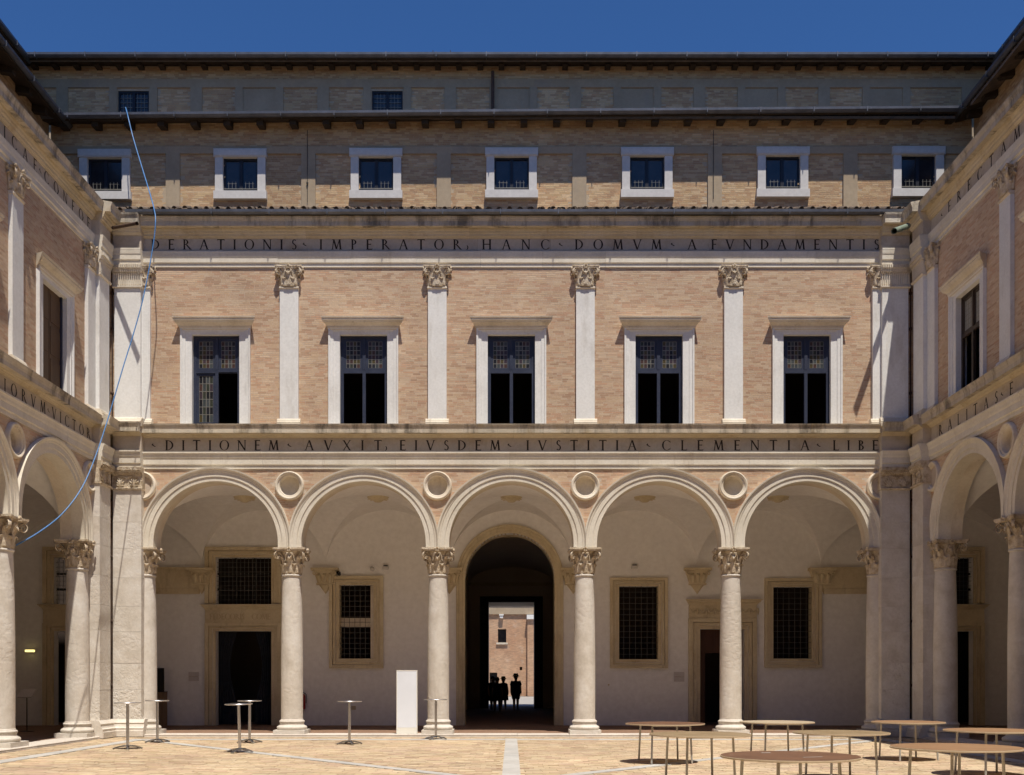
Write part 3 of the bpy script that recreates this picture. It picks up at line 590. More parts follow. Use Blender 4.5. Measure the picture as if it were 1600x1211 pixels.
def eave(parent, u0, u1, ve, vw, z, m=0, dz=0, slope=0, raft=True, m0=None, m1=None):
    # soffit board, verge board, gutter and rafters; ve edge of the eave, vw wall face behind
    m0 = m if m0 is None else m0; m1 = m if m1 is None else m1
    mb = MB().prof([(vw - .2, z + dz + .12), (ve, z + dz - .09), (ve + .03, z + dz - .02), (ve, z + dz + .02), (vw - .2, z + dz + .34)], u0, u1, 0, m0, m1)
    if slope: mb.v = [(x, y, zz + slope * x) for x, y, zz in mb.v]
    mb.build('eave', 'soffit', parent)
    gut(parent, u0, u1, ve, z + dz, m0, m1, .075, slope)
    if raft:
        n = int((u1 - u0) / 1.0); me = MB().prof([(vw - .1, -.14), (vw + .34, -.20), (vw + .36, .02), (vw - .1, .12)], -.10, .10).mesh('rafter'); me.materials.append(M['soffit'])
        for i in range(n):
            u = u0 + .5 + i * 1.0
            if u < u1 - .4: inst('rafter', me, parent, (u, 0, z + dz + slope * u))
def tiles(parent, u0, u1, ve, ze, vr, zr, singles=True):
    # pantile roof: bed slab, cover tiles; the first row singly
    s = (zr - ze) / (ve - vr); MB().prof([(vr, zr - .10), (ve, ze - .10), (ve, ze - .02), (vr, zr - .02)], u0, u1).build('roof_slab', 'tile', parent)
    L = .42; sl = math.atan(s)
    t = MB(); k = 7; ve_ = []
    for e, (yy, rr) in enumerate(((0, .070), (L / 2, .066), (L, .060))):
        for i in range(k): a = PI * i / (k - 1); ve_.append((rr * math.cos(a), yy, rr * math.sin(a)))
        for i in range(k): a = PI * i / (k - 1); ve_.append(((rr - .015) * math.cos(a), yy, (rr - .015) * math.sin(a)))
    fs = []
    for e in range(2):
        for i in range(k - 1):
            a = e * 2 * k + i; fs.append((a, a + 1, a + 2 * k + 1, a + 2 * k)); a += k; fs.append((a, a + 1, a + 2 * k + 1, a + 2 * k))
        if e == 0:
            for i in range(k - 1): fs.append((i, i + 1, k + i + 1, k + i))
    t.add(ve_, fs); me = t.mesh('roof_tile', 50); me.materials.append(M['tile'])
    n = int((u1 - u0) / .30)
    if singles:
        for i in range(n):
            u = u0 + .15 + .30 * i + random.uniform(-.015, .015)
            inst('roof_tile', me, parent, (u, -ve - .05 + random.uniform(-.02, .02), ze + random.uniform(-.012, .012)), rot=(sl + random.uniform(-.03, .03), random.uniform(-.05, .05), random.uniform(-.04, .04)))
    big = MB(); m = int((ve - vr) / L) + 1
    for i in range(n):
        for j in range(1 if singles else 0, m):
            u = u0 + .15 + .30 * i + random.uniform(-.015, .015); y = -ve + j * L * .9; z = ze + (y + ve) * s + .012 * (j % 2)
            big.add([(u + a * .98, y + b * math.cos(sl) - c * math.sin(sl), z + b * math.sin(sl) + c * math.cos(sl)) for a, b, c in ve_[:k] + ve_[4 * k:5 * k]], [(q, q + 1, q + k + 1, q + k) for q in range(k - 1)])
    o = big.build('roof_tiles', 'tile', parent, kind='stuff', smooth=50)
def vault(parent, u0, u1, v0, v1, z0=5.34, Rh=1.95, n=36):
    mb = MB(); a = (u1 - u0) / 2; c = (v0 - v1) / 2; uc = (u0 + u1) / 2; vc = (v0 + v1) / 2
    N = n + 1
    for j in range(N):
        for i in range(N):
            x = -math.cos(PI * i / n); y = -math.cos(PI * j / n)
            h = max(math.sqrt(max(0, 1 - x * x)), math.sqrt(max(0, 1 - y * y))); mb.v.append((uc + a * x, -(vc + c * y), z0 + Rh * h))
    for j in range(n):
        for i in range(n):
            a_, b_, c_, d_ = j * N + i, j * N + i + 1, (j + 1) * N + i + 1, (j + 1) * N + i
            mb.f += [(a_, b_, c_), (a_, c_, d_)] if i == j else [(a_, b_, d_), (b_, c_, d_)] if i == n - 1 - j else [(a_, b_, c_, d_)]
    mb.build('vault', 'plaster', parent, smooth=25)
    b = MB(); b.lathe([(.02, -.16), (.10, -.15), (.16, -.10), (.30, -.05), (.34, 0)], 20)
    for k in range(10): leaf(b, R(36 * k), .10, -.12, .06, .12, .22)
    b.v = [(x, y, z) for x, y, z in b.v]; b.build('ceiling_boss', 'frame', parent, loc=(uc, -vc, z0 + Rh - .01), smooth=40)
def corbel(parent, u, v, z=5.33):
    b = MB(); b.prof([(v, z), (v + .30, z), (v + .30, z - .045), (v + .26, z - .085), (v, z - .085)], u - .45, u + .45)
    q = MB(); 
    b.add([(u - .40, -v, z - .085), (u + .40, -v, z - .085), (u + .27, -v, z - .50), (u - .27, -v, z - .50), (u - .36, -v - .22, z - .085), (u + .36, -v - .22, z - .085), (u + .25, -v - .13, z - .50), (u - .25, -v - .13, z - .50)], [(4, 5, 6, 7), (0, 4, 7, 3), (1, 2, 6, 5), (3, 7, 6, 2)])
    for k in (-1, 0, 1):
        for i in range(2):
            x = u + k * .17; b.tube([(x, -v - .12, z - .49), (x, -v - .17, z - .36), (x + k * .03, -v - .23, z - .25 + .05 * i), (x + k * .05, -v - .27, z - .27)], [.05, .075, .06, .02], 6)
    for sg in (-1, 1):
        P = []; cc = (u + sg * .33, z - .17)
        for k in range(14): t = k * R(35) * sg + R(90); rr = .085 * (1 - k / 17); P.append((cc[0] + rr * math.cos(t), -v - .26, cc[1] + rr * math.sin(t)))
        b.tube(P, .022, 5)
    b.prof([(v, z - .50), (v + .15, z - .50), (v + .15, z - .55), (v, z - .56)], u - .29, u + .29)
    b.add([(u - .22, -v, z - .56), (u + .22, -v, z - .56), (u + .14, -v - .10, z - .56), (u - .14, -v - .10, z - .56), (u, -v - .03, z - .84), (u, -v, z - .86)], [(0, 3, 4, 5), (3, 2, 4), (2, 1, 5, 4), (0, 1, 2, 3)])
    return b.build('corbel', 'frame', parent, smooth=35)

def wing(name, label, loc, rz, cols, piers, u0, u1, mit, bays_detail, windows, dz=0, texts=(), brick_rng=None, seams=True, cats='palace wing', simple=False):
    root = thing(name, label, cats, loc, rz)
    m0, m1 = mit
    # arcade wall with round holes for the roundels
    out = [(u0, ARCB), (u0, CAPZ)]
    for i in range(len(cols) - 1):
        uc = (cols[i] + cols[i + 1]) / 2; out += [(uc - RIN - .01, CAPZ)] + arc(uc, ZS, RIN + .01, PI, 0, 36) + [(uc + RIN + .01, CAPZ)]
    out += [(u1, CAPZ), (u1, ARCB)]
    holes = [ring(c, 7.05, .30, 28) for c in cols[1:-1]]
    a = MB(); poly(a, [out] + holes, 0); poly(a, [out], -TH); a.build('arcade_wall', 'mortar', root)
    segs = [(u0, cols[0] - 0.0)] 
    for i in range(len(cols) - 1):
        uc = (cols[i] + cols[i + 1]) / 2; archivolt(root, uc); soffit_arch(root, uc)
    for c in cols[1:-1]: tondo(root, c)
    tondo(root, cols[0]); tondo(root, cols[-1])
    for c in cols: place_column(root, c, -.30)
    for a_, b_ in piers: pier(root, a_, b_)
    runs(root, 'architrave', ARCH_PR, 'pale', u0, u1, m0, m1, piers, dz, 1.7)
    runs(root, 'frieze', FRZ_PR, 'frieze', u0, u1, m0, m1, piers, dz, 2.3, jit=0)
    runs(root, 'bed_moulding', BED_PR, 'bed', u0, u1, m0, m1, piers, dz, 2.1)
    runs(root, 'cornice', CRN_PR, 'cornice', u0, u1, m0, m1, piers, dz, 1.9)
    # upper storey
    w = MB(); poly(w, [rect(u0, u1, 8.60, 13.20)] + [rect(x - WH, x + WH, WZ0, WZ1) for x, s in windows], 0, None)
    for x, s in windows: poly(w, [rect(x - WH - .01, x + WH + .01, WZ0 - .1, WZ1)], -.25, .0) if False else None
    w.build('upper_wall', 'mortar', root)
    for c in cols[1:-1]: place_pilaster(root, c)
    for c, (pa, pb) in ((cols[0], piers[0]), (cols[-1], piers[-1])): place_pilaster(root, c)
    for x, s in windows: main_window(root, x, s)
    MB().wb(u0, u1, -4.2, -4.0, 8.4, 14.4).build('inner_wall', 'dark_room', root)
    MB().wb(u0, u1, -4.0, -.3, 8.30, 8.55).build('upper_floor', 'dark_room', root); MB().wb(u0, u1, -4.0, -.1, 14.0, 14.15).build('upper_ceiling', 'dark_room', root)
    runs(root, 'architrave', UARCH, 'pale', u0, u1, m0, m1, piers, dz, 1.9)
    runs(root, 'frieze', UFRZ, 'frieze', u0, u1, m0, m1, piers, dz, 2.3, jit=0)
    runs(root, 'bed_moulding', UBED, 'bed', u0, u1, m0, m1, piers, dz, 2.3)
    runs(root, 'cornice', UCRN, 'cornice', u0, u1, m0, m1, piers, dz, 2.05)
    if brick_rng:
        b0, b1 = brick_rng
        def rej(x, z):
            for px0, px1 in piers:
                if px0 - .02 < x < px1 + .02: return True
            i = min(range(len(cols)), key=lambda k: abs(cols[k] - x))
            if (x - cols[i]) ** 2 + (z - 7.05) ** 2 < .33 ** 2: return True
            for k in range(len(cols) - 1):
                uc = (cols[k] + cols[k + 1]) / 2
                if abs(x - uc) < BAY / 2:
                    if (x - uc) ** 2 + (z - ZS) ** 2 < (REX - .12) ** 2: return True
            return z < ZS
        bricks('brickwork', root, M['brick'], b0, b1, ZS, ARCB, 0, rej, lambda x, z: min((x - c) ** 2 for c in cols) + (z - 7.05) ** 2 < .32 ** 2)
        def rej2(x, z):
            for px0, px1 in piers:
                if px0 < x < px1: return True
            for xx, s in windows:
                if abs(x - xx) < WH + .16 and z < 11.52: return True
            return any(abs(x - c) < .12 for c in cols)
        bricks('brickwork', root, M['brick'], b0, b1, 8.66, 13.19, 0, rej2, spare=300 if name == 'palace_wing' and rz == 0 else 0)
    return root

# ------------------------------------------------------------------ ground and paving
DF = 29.0; SX = 11.33; YS = 1.33
def struct(o): o['kind'] = 'structure'; return o
g = MB(); g.add([(-400, -300, -.03), (400, -300, -.03), (400, 500, -.03), (-400, 500, -.03)], [(0, 1, 2, 3)]); struct(g.build('ground', 'ground'))
cp = MB(); cp.add([(-11.1, 1.3, -.008), (11.1, 1.3, -.008), (11.1, 16.4, -.008), (-11.1, 16.4, -.008)], [(0, 1, 2, 3)]); court = struct(cp.build('courtyard_paving', 'pave_far'))
MB().add([(-11.1, 16.4, -.012), (11.1, 16.4, -.012), (11.1, 28.76, -.012), (-11.1, 28.76, -.012)], [(0, 1, 2, 3)]).build('paving_bed', 'pave_bed', court)
strips = [((0, 1.6), (0, 28.0), .31), ((-9.95, 4.4), (-9.95, 27.75), .36), ((9.95, 4.4), (9.95, 27.75), .36), ((-9.77, 27.55), (9.77, 27.55), .42),
          ((-.35, 16.55), (-9.6, 27.2), .26), ((.35, 16.55), (9.6, 27.2), .26), ((-9.77, 16.2), (-.2, 16.2), .3), ((9.77, 16.2), (.2, 16.2), .3),
          ((-.3, 15.9), (-9.6, 5.0), .26), ((.3, 15.9), (9.6, 5.0), .26)]
sn = 0
for (x0, y0), (x1, y1), w in strips:
    L = math.hypot(x1 - x0, y1 - y0); an = math.atan2(y1 - y0, x1 - x0); n = max(1, round(L / .95)); pos = 0
    for i in range(n):
        l = L / n; cx = x0 + (x1 - x0) * (i + .5) / n; cy = y0 + (y1 - y0) * (i + .5) / n
        if cy < 13: 
            if i % 2: continue
            l *= 2; cx = x0 + (x1 - x0) * (i + 1) / n; cy = y0 + (y1 - y0) * (i + 1) / n
        q = MB().box(-l / 2 + .004, l / 2 - .004, -w / 2, w / 2, -.03, .004 + random.uniform(0, .002) + .0015 * (sn % 2)); o = q.build('paving_slab', 'slab', court, (cx, cy, 0)); o.rotation_euler.z = an
    sn += 1
def on_strip(x, y):
    for (x0, y0), (x1, y1), w in strips:
        dx, dy = x1 - x0, y1 - y0; t = ((x - x0) * dx + (y - y0) * dy) / (dx * dx + dy * dy)
        if -.01 < t < 1.01 and abs((x - x0) * dy - (y - y0) * dx) / math.hypot(dx, dy) < w / 2 + .05: return True
    return False
pv = []; bw, bh = .29, .135
for j in range(int((28.74 - 16.4) / bh)):
    y = 16.4 + j * bh; x = -11.0 - random.random() * bw
    edge = y > 27.78
    while x < 11.0:
        w_ = bw if not edge else bh; c = x + w_ / 2
        if not on_strip(c, y + bh / 2): pv.append((x + .004, x + w_ - .004, y + .004, y + bh - .004, random.gauss(0, .0018), random.gauss(0, .006)))
        x += w_
A = np.array(pv); n = len(A); P = np.zeros((n, 8, 3))
for i, (xi, yi, f) in enumerate([(0, 2, 0), (1, 2, 0), (1, 3, 0), (0, 3, 0), (0, 2, 1), (1, 2, 1), (1, 3, 1), (0, 3, 1)]):
    P[:, i, 0] = A[:, xi]; P[:, i, 1] = A[:, yi]; P[:, i, 2] = np.where(f, A[:, 4] + A[:, 5] * (.5 if xi == 0 else -.5) * .3, -.02)
F = np.array([(4, 5, 6, 7), (0, 1, 5, 4), (1, 2, 6, 5), (2, 3, 7, 6), (3, 0, 4, 7)])
raw_mesh('paving_brick', P.reshape(-1, 3), (F[None] + (np.arange(n) * 8)[:, None, None]).reshape(-1, 4), M['pave'], court)
# portico floors, a low step above the court, edged with single kerb stones
pf = MB(); KY = 28.74; KX = 11.07
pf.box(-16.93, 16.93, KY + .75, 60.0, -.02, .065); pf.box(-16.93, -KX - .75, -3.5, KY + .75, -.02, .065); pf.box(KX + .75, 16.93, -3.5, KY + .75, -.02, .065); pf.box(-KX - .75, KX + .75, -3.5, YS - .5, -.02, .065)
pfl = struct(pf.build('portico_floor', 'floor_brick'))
def kerb(x0, y0, x1, y1, w=.75, side=1):
    L = math.hypot(x1 - x0, y1 - y0); an = math.atan2(y1 - y0, x1 - x0); n = round(L / 1.5); cuts = [L * i / n + (0 if i in (0, n) else random.uniform(-.2, .2)) for i in range(n + 1)]
    for i in range(n):
        l = cuts[i + 1] - cuts[i]; c = (cuts[i] + cuts[i + 1]) / 2
        q = MB(); hh = .072 + random.uniform(-.0015, .0015)
        P = [(0, -.02), (-.0, .02), (.012, .045), (.0, .055), (.012, .070), (.04, hh), (w, hh), (w, -.02)]
        q.add([(-l / 2 + .003, a * side, b) for a, b in P] + [(l / 2 - .003, a * side, b) for a, b in P], [(k, (k + 1) % 8, 8 + (k + 1) % 8, 8 + k) for k in range(8)] + [tuple(range(8))[::-1], tuple(range(8, 16))])
        o = q.build('kerb_stone', 'floor_stone', pfl, (x0 + (x1 - x0) * c / L, y0 + (y1 - y0) * c / L, 0)); o.rotation_euler.z = an
kerb(-KX - .75, KY, KX + .75, KY); kerb(-KX, 1.6, -KX, KY); 
kerb(KX, KY, KX, 1.6)

# ------------------------------------------------------------------ the four wings
LW = [27.63 - BAY * k for k in range(6, -1, -1)]
FC = [-10.39, -6.2325, -2.0775, 2.0775, 6.2325, 10.39]
mids = lambda c: [(c[i] + c[i + 1]) / 2 for i in range(len(c) - 1)]
fw = mids(FC)
north = wing('palace_wing', 'brick palace front facing the viewer, five arches wide with a central passage', (0, DF, 0), 0, FC, [(-11.12, -10.33), (10.33, 11.12)], -SX, SX, (1, 1), 5,
             [(fw[0], 'first'), (fw[1], 'leaded'), (fw[2], 'leaded'), (fw[3], 'leaded'), (fw[4], 'leaded')], 0, brick_rng=(-SX, SX))
lm = mids(LW)
west = wing('palace_wing', 'palace side front on the left, foreshortened, with a brown shuttered window', (-SX, 0, 0), R(90), LW, [(1.76, 2.50), (27.83, 28.57)], 1.33, DF, (1, 1), 2,
            [(x, 'shutter' if i == len(lm) - 1 else 'leaded') for i, x in enumerate(lm)], -.003, brick_rng=(18.5, DF))
RWc = [-y for y in LW[::-1]]; rm = mids(RWc)
east = wing('palace_wing', 'shaded palace side front on the right, foreshortened, with pale leaded window panes', (SX, 0, 0), R(-90), RWc, [(-28.57, -27.83), (-2.50, -1.76)], -DF, -1.33, (1, 1), 2,
            [(x, 'pale' if i == 0 else 'leaded') for i, x in enumerate(rm)], -.003, brick_rng=(-DF, -18.5))
# south wing behind the camera, plain
south = thing('palace_wing', 'plain arcaded palace front behind the viewer, outside the picture', 'palace wing', (0, YS, 0), R(180))
out = [(-SX, ARCB), (-SX, 0)] 
for i in range(5): out += [(fw[i] - RIN, 0 if i == 0 else CAPZ), (fw[i] - RIN, CAPZ)] + arc(fw[i], ZS, RIN, PI, 0, 24) + [(fw[i] + RIN, 0 if i == 4 else CAPZ)]
out += [(SX, 0), (SX, ARCB)]
q = MB(); poly(q, [out], 0, -TH); q.wb(-SX, SX, -.5, 0, ARCB, 14.5); q.build('wall', 'brick_plain', south)
q = MB(); 
for pr_ in (ARCH_PR, CRN_PR, UARCH, UCRN): q.prof([(v, z - .004) for v, z in pr_], -SX, SX, 0, 1, 1)
q.build('cornice', 'stone', south)
for c in FC[1:-1]: place_column(south, c, -.30)
q = MB(); q.wb(-17, 17, -4.6, -4.4, 0, 16); q.build('back_wall', 'plaster', south); MB().wb(-17, 17, -4.4, -.63, 7.3, 7.5).build('ceiling', 'plaster', south)
tiles(south, -14, 14, .8, 14.55, -2.7, 16.2, singles=False)

# inscriptions
def fx(x): return (x - CX) / 55.55
zt_, zb_, hh = 13.625 + .072, 7.99 + .06, .285
for s, a, b in (('DERATIONIS', 236, 464), ('.', 473, 487), ('IMPERATOR', 499, 721), (',', 727, 739), ('HANC', 753, 859), ('.', 873, 887), ('DOMVM', 898, 1034), ('.', 1048, 1062), ('A', 1074, 1096), ('FVNDAMENTIS', 1111, 1374)): text(north, s, fx(a), fx(b), zt_, hh, .001)
for s, a, b in (('.', 237, 249), ('DITIONEM', 258, 436), ('.', 449, 463), ('AVXIT', 476, 597), (',', 600, 612), ('EIVSDEM', 624, 782), ('.', 793, 807), ('IVSTITIA', 822, 995), ('.', 1010, 1024), ('CLEMENTIA', 1034, 1265), ('.', 1276, 1290), ('LIBE', 1301, 1373)): text(north, s, fx(a), fx(b), zb_, hh, .001)
for s, a, b in (('IORVM', 23.02, 25.08), ('.', 25.18, 25.30), ('VICTOR', 25.42, 27.74)): text(west, s, a, b, zb_, hh, .001)
for s, a, b in (('LICAE', 22.55, 24.62), ('.', 24.74, 24.86), ('CONFOE', 25.0, 27.72)): text(west, s, a, b, zt_, hh, .001)
for s, a, b in (('RALITAS', -27.32, -24.0), ('.', -23.86, -23.74), ('ET', -23.45, -22.5)): text(east, s, a, b, zb_, hh, .001)
for s, a, b in (('.', -27.2, -27.05), ('ERECTAM', -26.75, -22.95)): text(east, s, a, b, zt_, hh, .001)

# corner walls between the piers and the corner, gable fillers
for rt, a, b in ((north, -SX, -11.12), (north, 11.12, SX), (west, 28.57, DF), (east, -DF, -28.57)):
    MB().wb(a, b, -.62, 0, 0, CAPZ + .02).build('corner_wall', 'column', rt)
    MB().wb(a, b, -.62, 0, CAPZ + .021, ARCB).build('corner_wall', 'mortar', rt) if False else None

# ------------------------------------------------------------------ portico vaults and back walls
VB = -5.6
for rt, cc in ((north, FC), (west, LW), (east, RWc)):
    for i in range(len(cc) - 1):
        if rt is not north and not (lambda y: y > 14)(abs((cc[i] + cc[i + 1]) / 2)): continue
        vault(rt, cc[i], cc[i + 1], -TH, VB)
for sg in (-1, 1):
    a, b = sorted((sg * 10.39, sg * 16.93)); vault(north, a, b, -TH, VB)
for rt, (a, b) in ((west, (27.63, 29.62)), (east, (-29.62, -27.63))):
    q = MB(); n = 24; vs = [];
    for u in (a, b):
        for i in range(n + 1): x = -math.cos(PI * i / n); vs.append((u, -((-TH + VB) / 2 + (VB + TH) / -2 * x), 5.34 + 1.95 * math.sqrt(max(0, 1 - x * x))))
    q.add(vs, [(i, i + 1, n + 2 + i, n + 1 + i) for i in range(n)]); q.build('vault', 'plaster', rt, smooth=30)
for rt, a, b in ((west, -3, 34.6), (east, -34.6, 3)): MB().wb(a, b, VB - .4, VB, 0, 7.4).build('back_wall', 'plaster', rt)
for rt, cc in ((west, LW), (east, RWc)):
    for c in cc: 
        if abs(c) > 14: corbel(rt, c, VB)
def bx(x): return (x - CX) / 46.56
def bz(y): return 1.6 + (HZ - y) / 46.56
PR = 1.50; PC = bx(796.5); PZ = bz(903)
op = [rect(bx(337), bx(424), .0, bz(986)), rect(bx(337), bx(424), bz(944), bz(871)), rect(-15.35, -13.6, 0, bz(986)), rect(-15.35, -13.6, bz(944), bz(871)),
      rect(13.70, 15.50, 0, bz(986)), rect(13.70, 15.50, bz(944), bz(871)), rect(bx(529), bx(585), bz(1030), bz(914)), rect(bx(966), bx(1030), bz(1031), bz(916)),
      rect(bx(1207), bx(1270), bz(1030), bz(917)), rect(bx(1094), bx(1163), 0, bz(983)), [(PC + PR, 0), (PC + PR, PZ)] + arc(PC, PZ, PR, 0, PI, 36)[1:] + [(PC - PR, 0)]]
op = [[(x, max(z, .02)) for x, z in c] for c in op]
q = MB(); poly(q, [rect(-16.93, 16.93, 0, 7.45)] + op, VB, VB - .35); q.build('back_wall', 'plaster', north)
def frame(name, parent, u0, u1, z0, z1, w, v, m='frame', bottom=True, wt=None):
    wt = wt or w; root = None
    for k, (f0, f1, d) in enumerate(((0, .28, .012), (.32, .60, .06), (.64, 1.0, .12))):
        q = MB(); a, b = w * f0, w * f1; ta, tb = wt * f0, wt * f1
        q.wb(u0 - b, u0 - a, v - .02, v + d, z0 - (b if bottom else 0), z1 + tb); q.wb(u1 + a, u1 + b, v - .02, v + d, z0 - (b if bottom else 0), z1 + tb); q.wb(u0 - a, u1 + a, v - .02, v + d, z1 + ta, z1 + tb)
        if bottom: q.wb(u0 - a, u1 + a, v - .02, v + d, z0 - b, z0 - a)
        o = q.build(name if k == 0 else 'moulding', m, parent if k == 0 else root); root = root or o
    return root
def grille(parent, u0, u1, z0, z1, v, nx, nz, r=.009, m='iron'):
    q = MB()
    for i in range(1, nx): x = u0 + (u1 - u0) * i / nx; q.wb(x - r, x + r, v - r, v + r, z0, z1)
    for j in range(1, nz): z = z0 + (z1 - z0) * j / nz; q.wb(u0, u1, v - r * .6, v + r * 1.5, z - r, z + r)
    return q.build('grille', m, parent)
def cornice_on(parent, u0, u1, z0, z1, v, out=.22):
    h = z1 - z0; P = [(v - .02, z0), (v + .09, z0), (v + .11, z0 + .25 * h), (v + out * .6, z0 + .45 * h), (v + out * .75, z0 + .55 * h), (v + out * .8, z0 + .8 * h), (v + out, z1 - .02), (v + out, z1), (v - .02, z1 + .01)]
    n = len(P); q = MB(); f = lambda x: max(0, x - v - .09)
    q.add([(u0 - f(a), -a, b) for a, b in P] + [(u1 + f(a), -a, b) for a, b in P], [(i, (i + 1) % n, n + (i + 1) % n, n + i) for i in range(n)] + [tuple(range(n))[::-1], tuple(range(n, 2 * n))]); return q.build('cornice', 'frame', parent)
def tall_door(u0, u1, txt=False):
    d = frame('doorway', north, u0, u1, .07, bz(986), .34, VB, bottom=False, wt=.26)
    MB().wb(u0 - .34, u1 + .34, VB - .02, VB + .07, bz(986) + .262, bz(953)).build('lintel', 'frame', d)
    cornice_on(d, u0 - .34, u1 + .34, bz(953) + .001, bz(945), VB)
    frame('overdoor_frame', d, u0, u1, bz(944) + .02, bz(871), .34, VB, bottom=False, wt=.34)
    grille(d, u0, u1, bz(944), bz(871), VB - .15, 14, 10, .006, 'grille'); 
    q = MB()
    for x in (.33, .67): q.wb(u0 + (u1 - u0) * x - .03, u0 + (u1 - u0) * x + .03, VB - .28, VB - .2, bz(944), bz(871))
    for z in (.33, .66): q.wb(u0, u1, VB - .285, VB - .205, bz(944) + z * 1.57 - .03, bz(944) + z * 1.57 + .03)
    q.build('window_bars', 'black', d)
    if txt: text(d, 'FEDECORIS', bx(328), bx(383), bz(968), .19, VB + .071, 'faint'); text(d, 'COME', bx(394), bx(424), bz(968), .19, VB + .071, 'faint')
    return d
dl = tall_door(bx(337), bx(424), True)
cu = MB()                                                   # dark curtain drawn to both sides inside the left doorway
for sg in (-1, 1):
    k = 26; vs = []
    for j in range(7):
        z = 3.2 - 3.1 * j / 6
        for i in range(k + 1):
            t = i / k; w_ = .62 - .25 * math.sin(PI * min(1, j / 4.5)); x = (bx(337) + .02 + t * w_) if sg < 0 else (bx(424) - .02 - t * w_); vs.append((x, 5.6 + .30 + .04 * math.sin(t * 40), z))
    cu.add(vs, [(j * (k + 1) + i, j * (k + 1) + i + 1, (j + 1) * (k + 1) + i + 1, (j + 1) * (k + 1) + i) for j in range(6) for i in range(k)])
cu.build('curtain', 'cloth_dark', dl, smooth=True)
def nb(name, m, *boxes, parent=north):
    q = MB()
    for x0, x1, y0, y1, z0, z1 in boxes: q.box(x0, x1, y0 - DF, y1 - DF, z0, z1)
    return q.build(name, m, parent)
tall_door(-15.35, -13.6); tall_door(13.70, 15.50)
def barred_window(x0, x1, y0, y1, fx0, fx1, fy0, fy1, nx, nz):
    u0, u1, z0, z1 = bx(x0), bx(x1), bz(y1), bz(y0); w = (bx(x0) - bx(fx0)); f = frame('barred_window', north, u0, u1, z0, z1, w, VB, wt=w)
    q = MB(); q.wb(u0 - .001, u0 + .03, VB - .4, VB, z0, z1); q.wb(u1 - .03, u1 + .001, VB - .4, VB, z0, z1); q.wb(u0, u1, VB - .4, VB + .02, z0 - .001, z0 + .02)
    q.build('reveal', 'frame', f)
    return f, u0, u1, z0, z1
nb('light_block_panel', 'dark_room', (-16.9, -2.6, 37.5, 37.7, 0, 8.0)); nb('light_block_panel', 'dark_room', (2.6, 16.9, 37.5, 37.7, 0, 8.0))  # added dark panels that block stray light behind the doorways
f, u0, u1, z0, z1 = barred_window(529, 585, 914, 1030, 515, 599, 901, 1043, 6, 14)
grille(f, u0, u1 - .14, z0, z1, VB - .10, 6, 14, .007, 'grille'); MB().wb(u1 - .14, u1 - .03, VB - .25, VB - .08, z0, z1).build('side_reveal', 'stone', f)
MB().wb(u0 + .03, u1 - .14, VB - .28, VB - .24, bz(979), bz(965)).build('crossbar_board', 'stone', f)
f, u0, u1, z0, z1 = barred_window(966, 1030, 916, 1031, 953, 1043, 903, 1043, 7, 14); grille(f, u0, u1, z0, z1, VB - .10, 7, 13, .006, 'grille')
f, u0, u1, z0, z1 = barred_window(1207, 1270, 917, 1030, 1194, 1285, 903, 1043, 7, 14); grille(f, u0, u1, z0, z1, VB - .10, 7, 13, .006, 'grille')
dr = frame('doorway', north, bx(1094), bx(1163), .07, bz(983), .40, VB, bottom=False, wt=.36)
MB().wb(bx(1076), bx(1182), VB - .02, VB + .06, bz(983) + .362, bz(946)).build('frieze_panel', 'frame', dr)
cornice_on(dr, bx(1077), bx(1182), bz(946), bz(937), VB, .26)
q = MB()
for k in range(8):
    x = bx(1083) + k * (bx(1177) - bx(1083)) / 7; z = bz(955)
    q.tube([(x - .11, -VB - .07, z + .09), (x - .06, -VB - .10, z - .02), (x, -VB - .11, z - .05), (x + .06, -VB - .10, z - .02), (x + .11, -VB - .07, z + .09)], [.018, .03, .036, .03, .018], 6)
    q.tube([(x + .145, -VB - .07, z + .10), (x + .145, -VB - .10, z - .01), (x + .145, -VB - .07, z - .12)], [.02, .034, .012], 6)
q.build('garland_carving', 'frame', dr, smooth=40)
q = MB(); q.wb(bx(1094), bx(1163), VB - .34, VB - .28, bz(1020), bz(983)); q.wb(bx(1094), bx(1104), VB - .34, VB - .28, .07, bz(1020)); q.wb(bx(1148), bx(1163), VB - .34, VB - .28, .07, bz(1020))
for k in range(3): q.wb(bx(1096) + k * .48, bx(1096) + .40 + k * .48, VB - .28, VB - .265, bz(1016), bz(988))
q.build('door_lining', 'door_wood', dr)
# portal arch in the middle
po = MB(); prf = [(PR, VB - .75), (PR, VB + .03), (PR + .09, VB + .03), (PR + .10, VB + .055), (PR + .20, VB + .06), (PR + .215, VB + .09), (PR + .28, VB + .10), (PR + .30, VB + .0)]
n = len(prf); cols_ = [[(PC + r, -v, .07) for r, v in prf]] + [[(PC + r * math.cos(a), -v, PZ + r * math.sin(a)) for r, v in prf] for a in [PI * i / 40 for i in range(41)]] + [[(PC - r, -v, .07) for r, v in prf]]
po.add([p for c in cols_ for p in c], [(i * n + k, i * n + k + 1, (i + 1) * n + k + 1, (i + 1) * n + k) for i in range(len(cols_) - 1) for k in range(n - 1)])
po.build('portal_arch', 'frame', north, smooth=25)
for c in FC: corbel(north, c, VB)
for a, b in ((249, 312), (1286, 1352)):
    a, b = bx(a), bx(b); a, b = (a - .9, b) if a < 0 else (a, b + .9)
    q = MB(); q.wb(a, b, VB - .01, VB + .10, bz(920), bz(891)); q.prof([(VB, bz(891)), (VB + .11, bz(891)), (VB + .16, bz(888)), (VB + .16, bz(887)), (VB, bz(887))], a, b); q.prof([(VB, bz(928)), (VB + .06, bz(928)), (VB + .13, bz(920)), (VB, bz(920))], a, b); q.build('impost_band', 'frame', north)
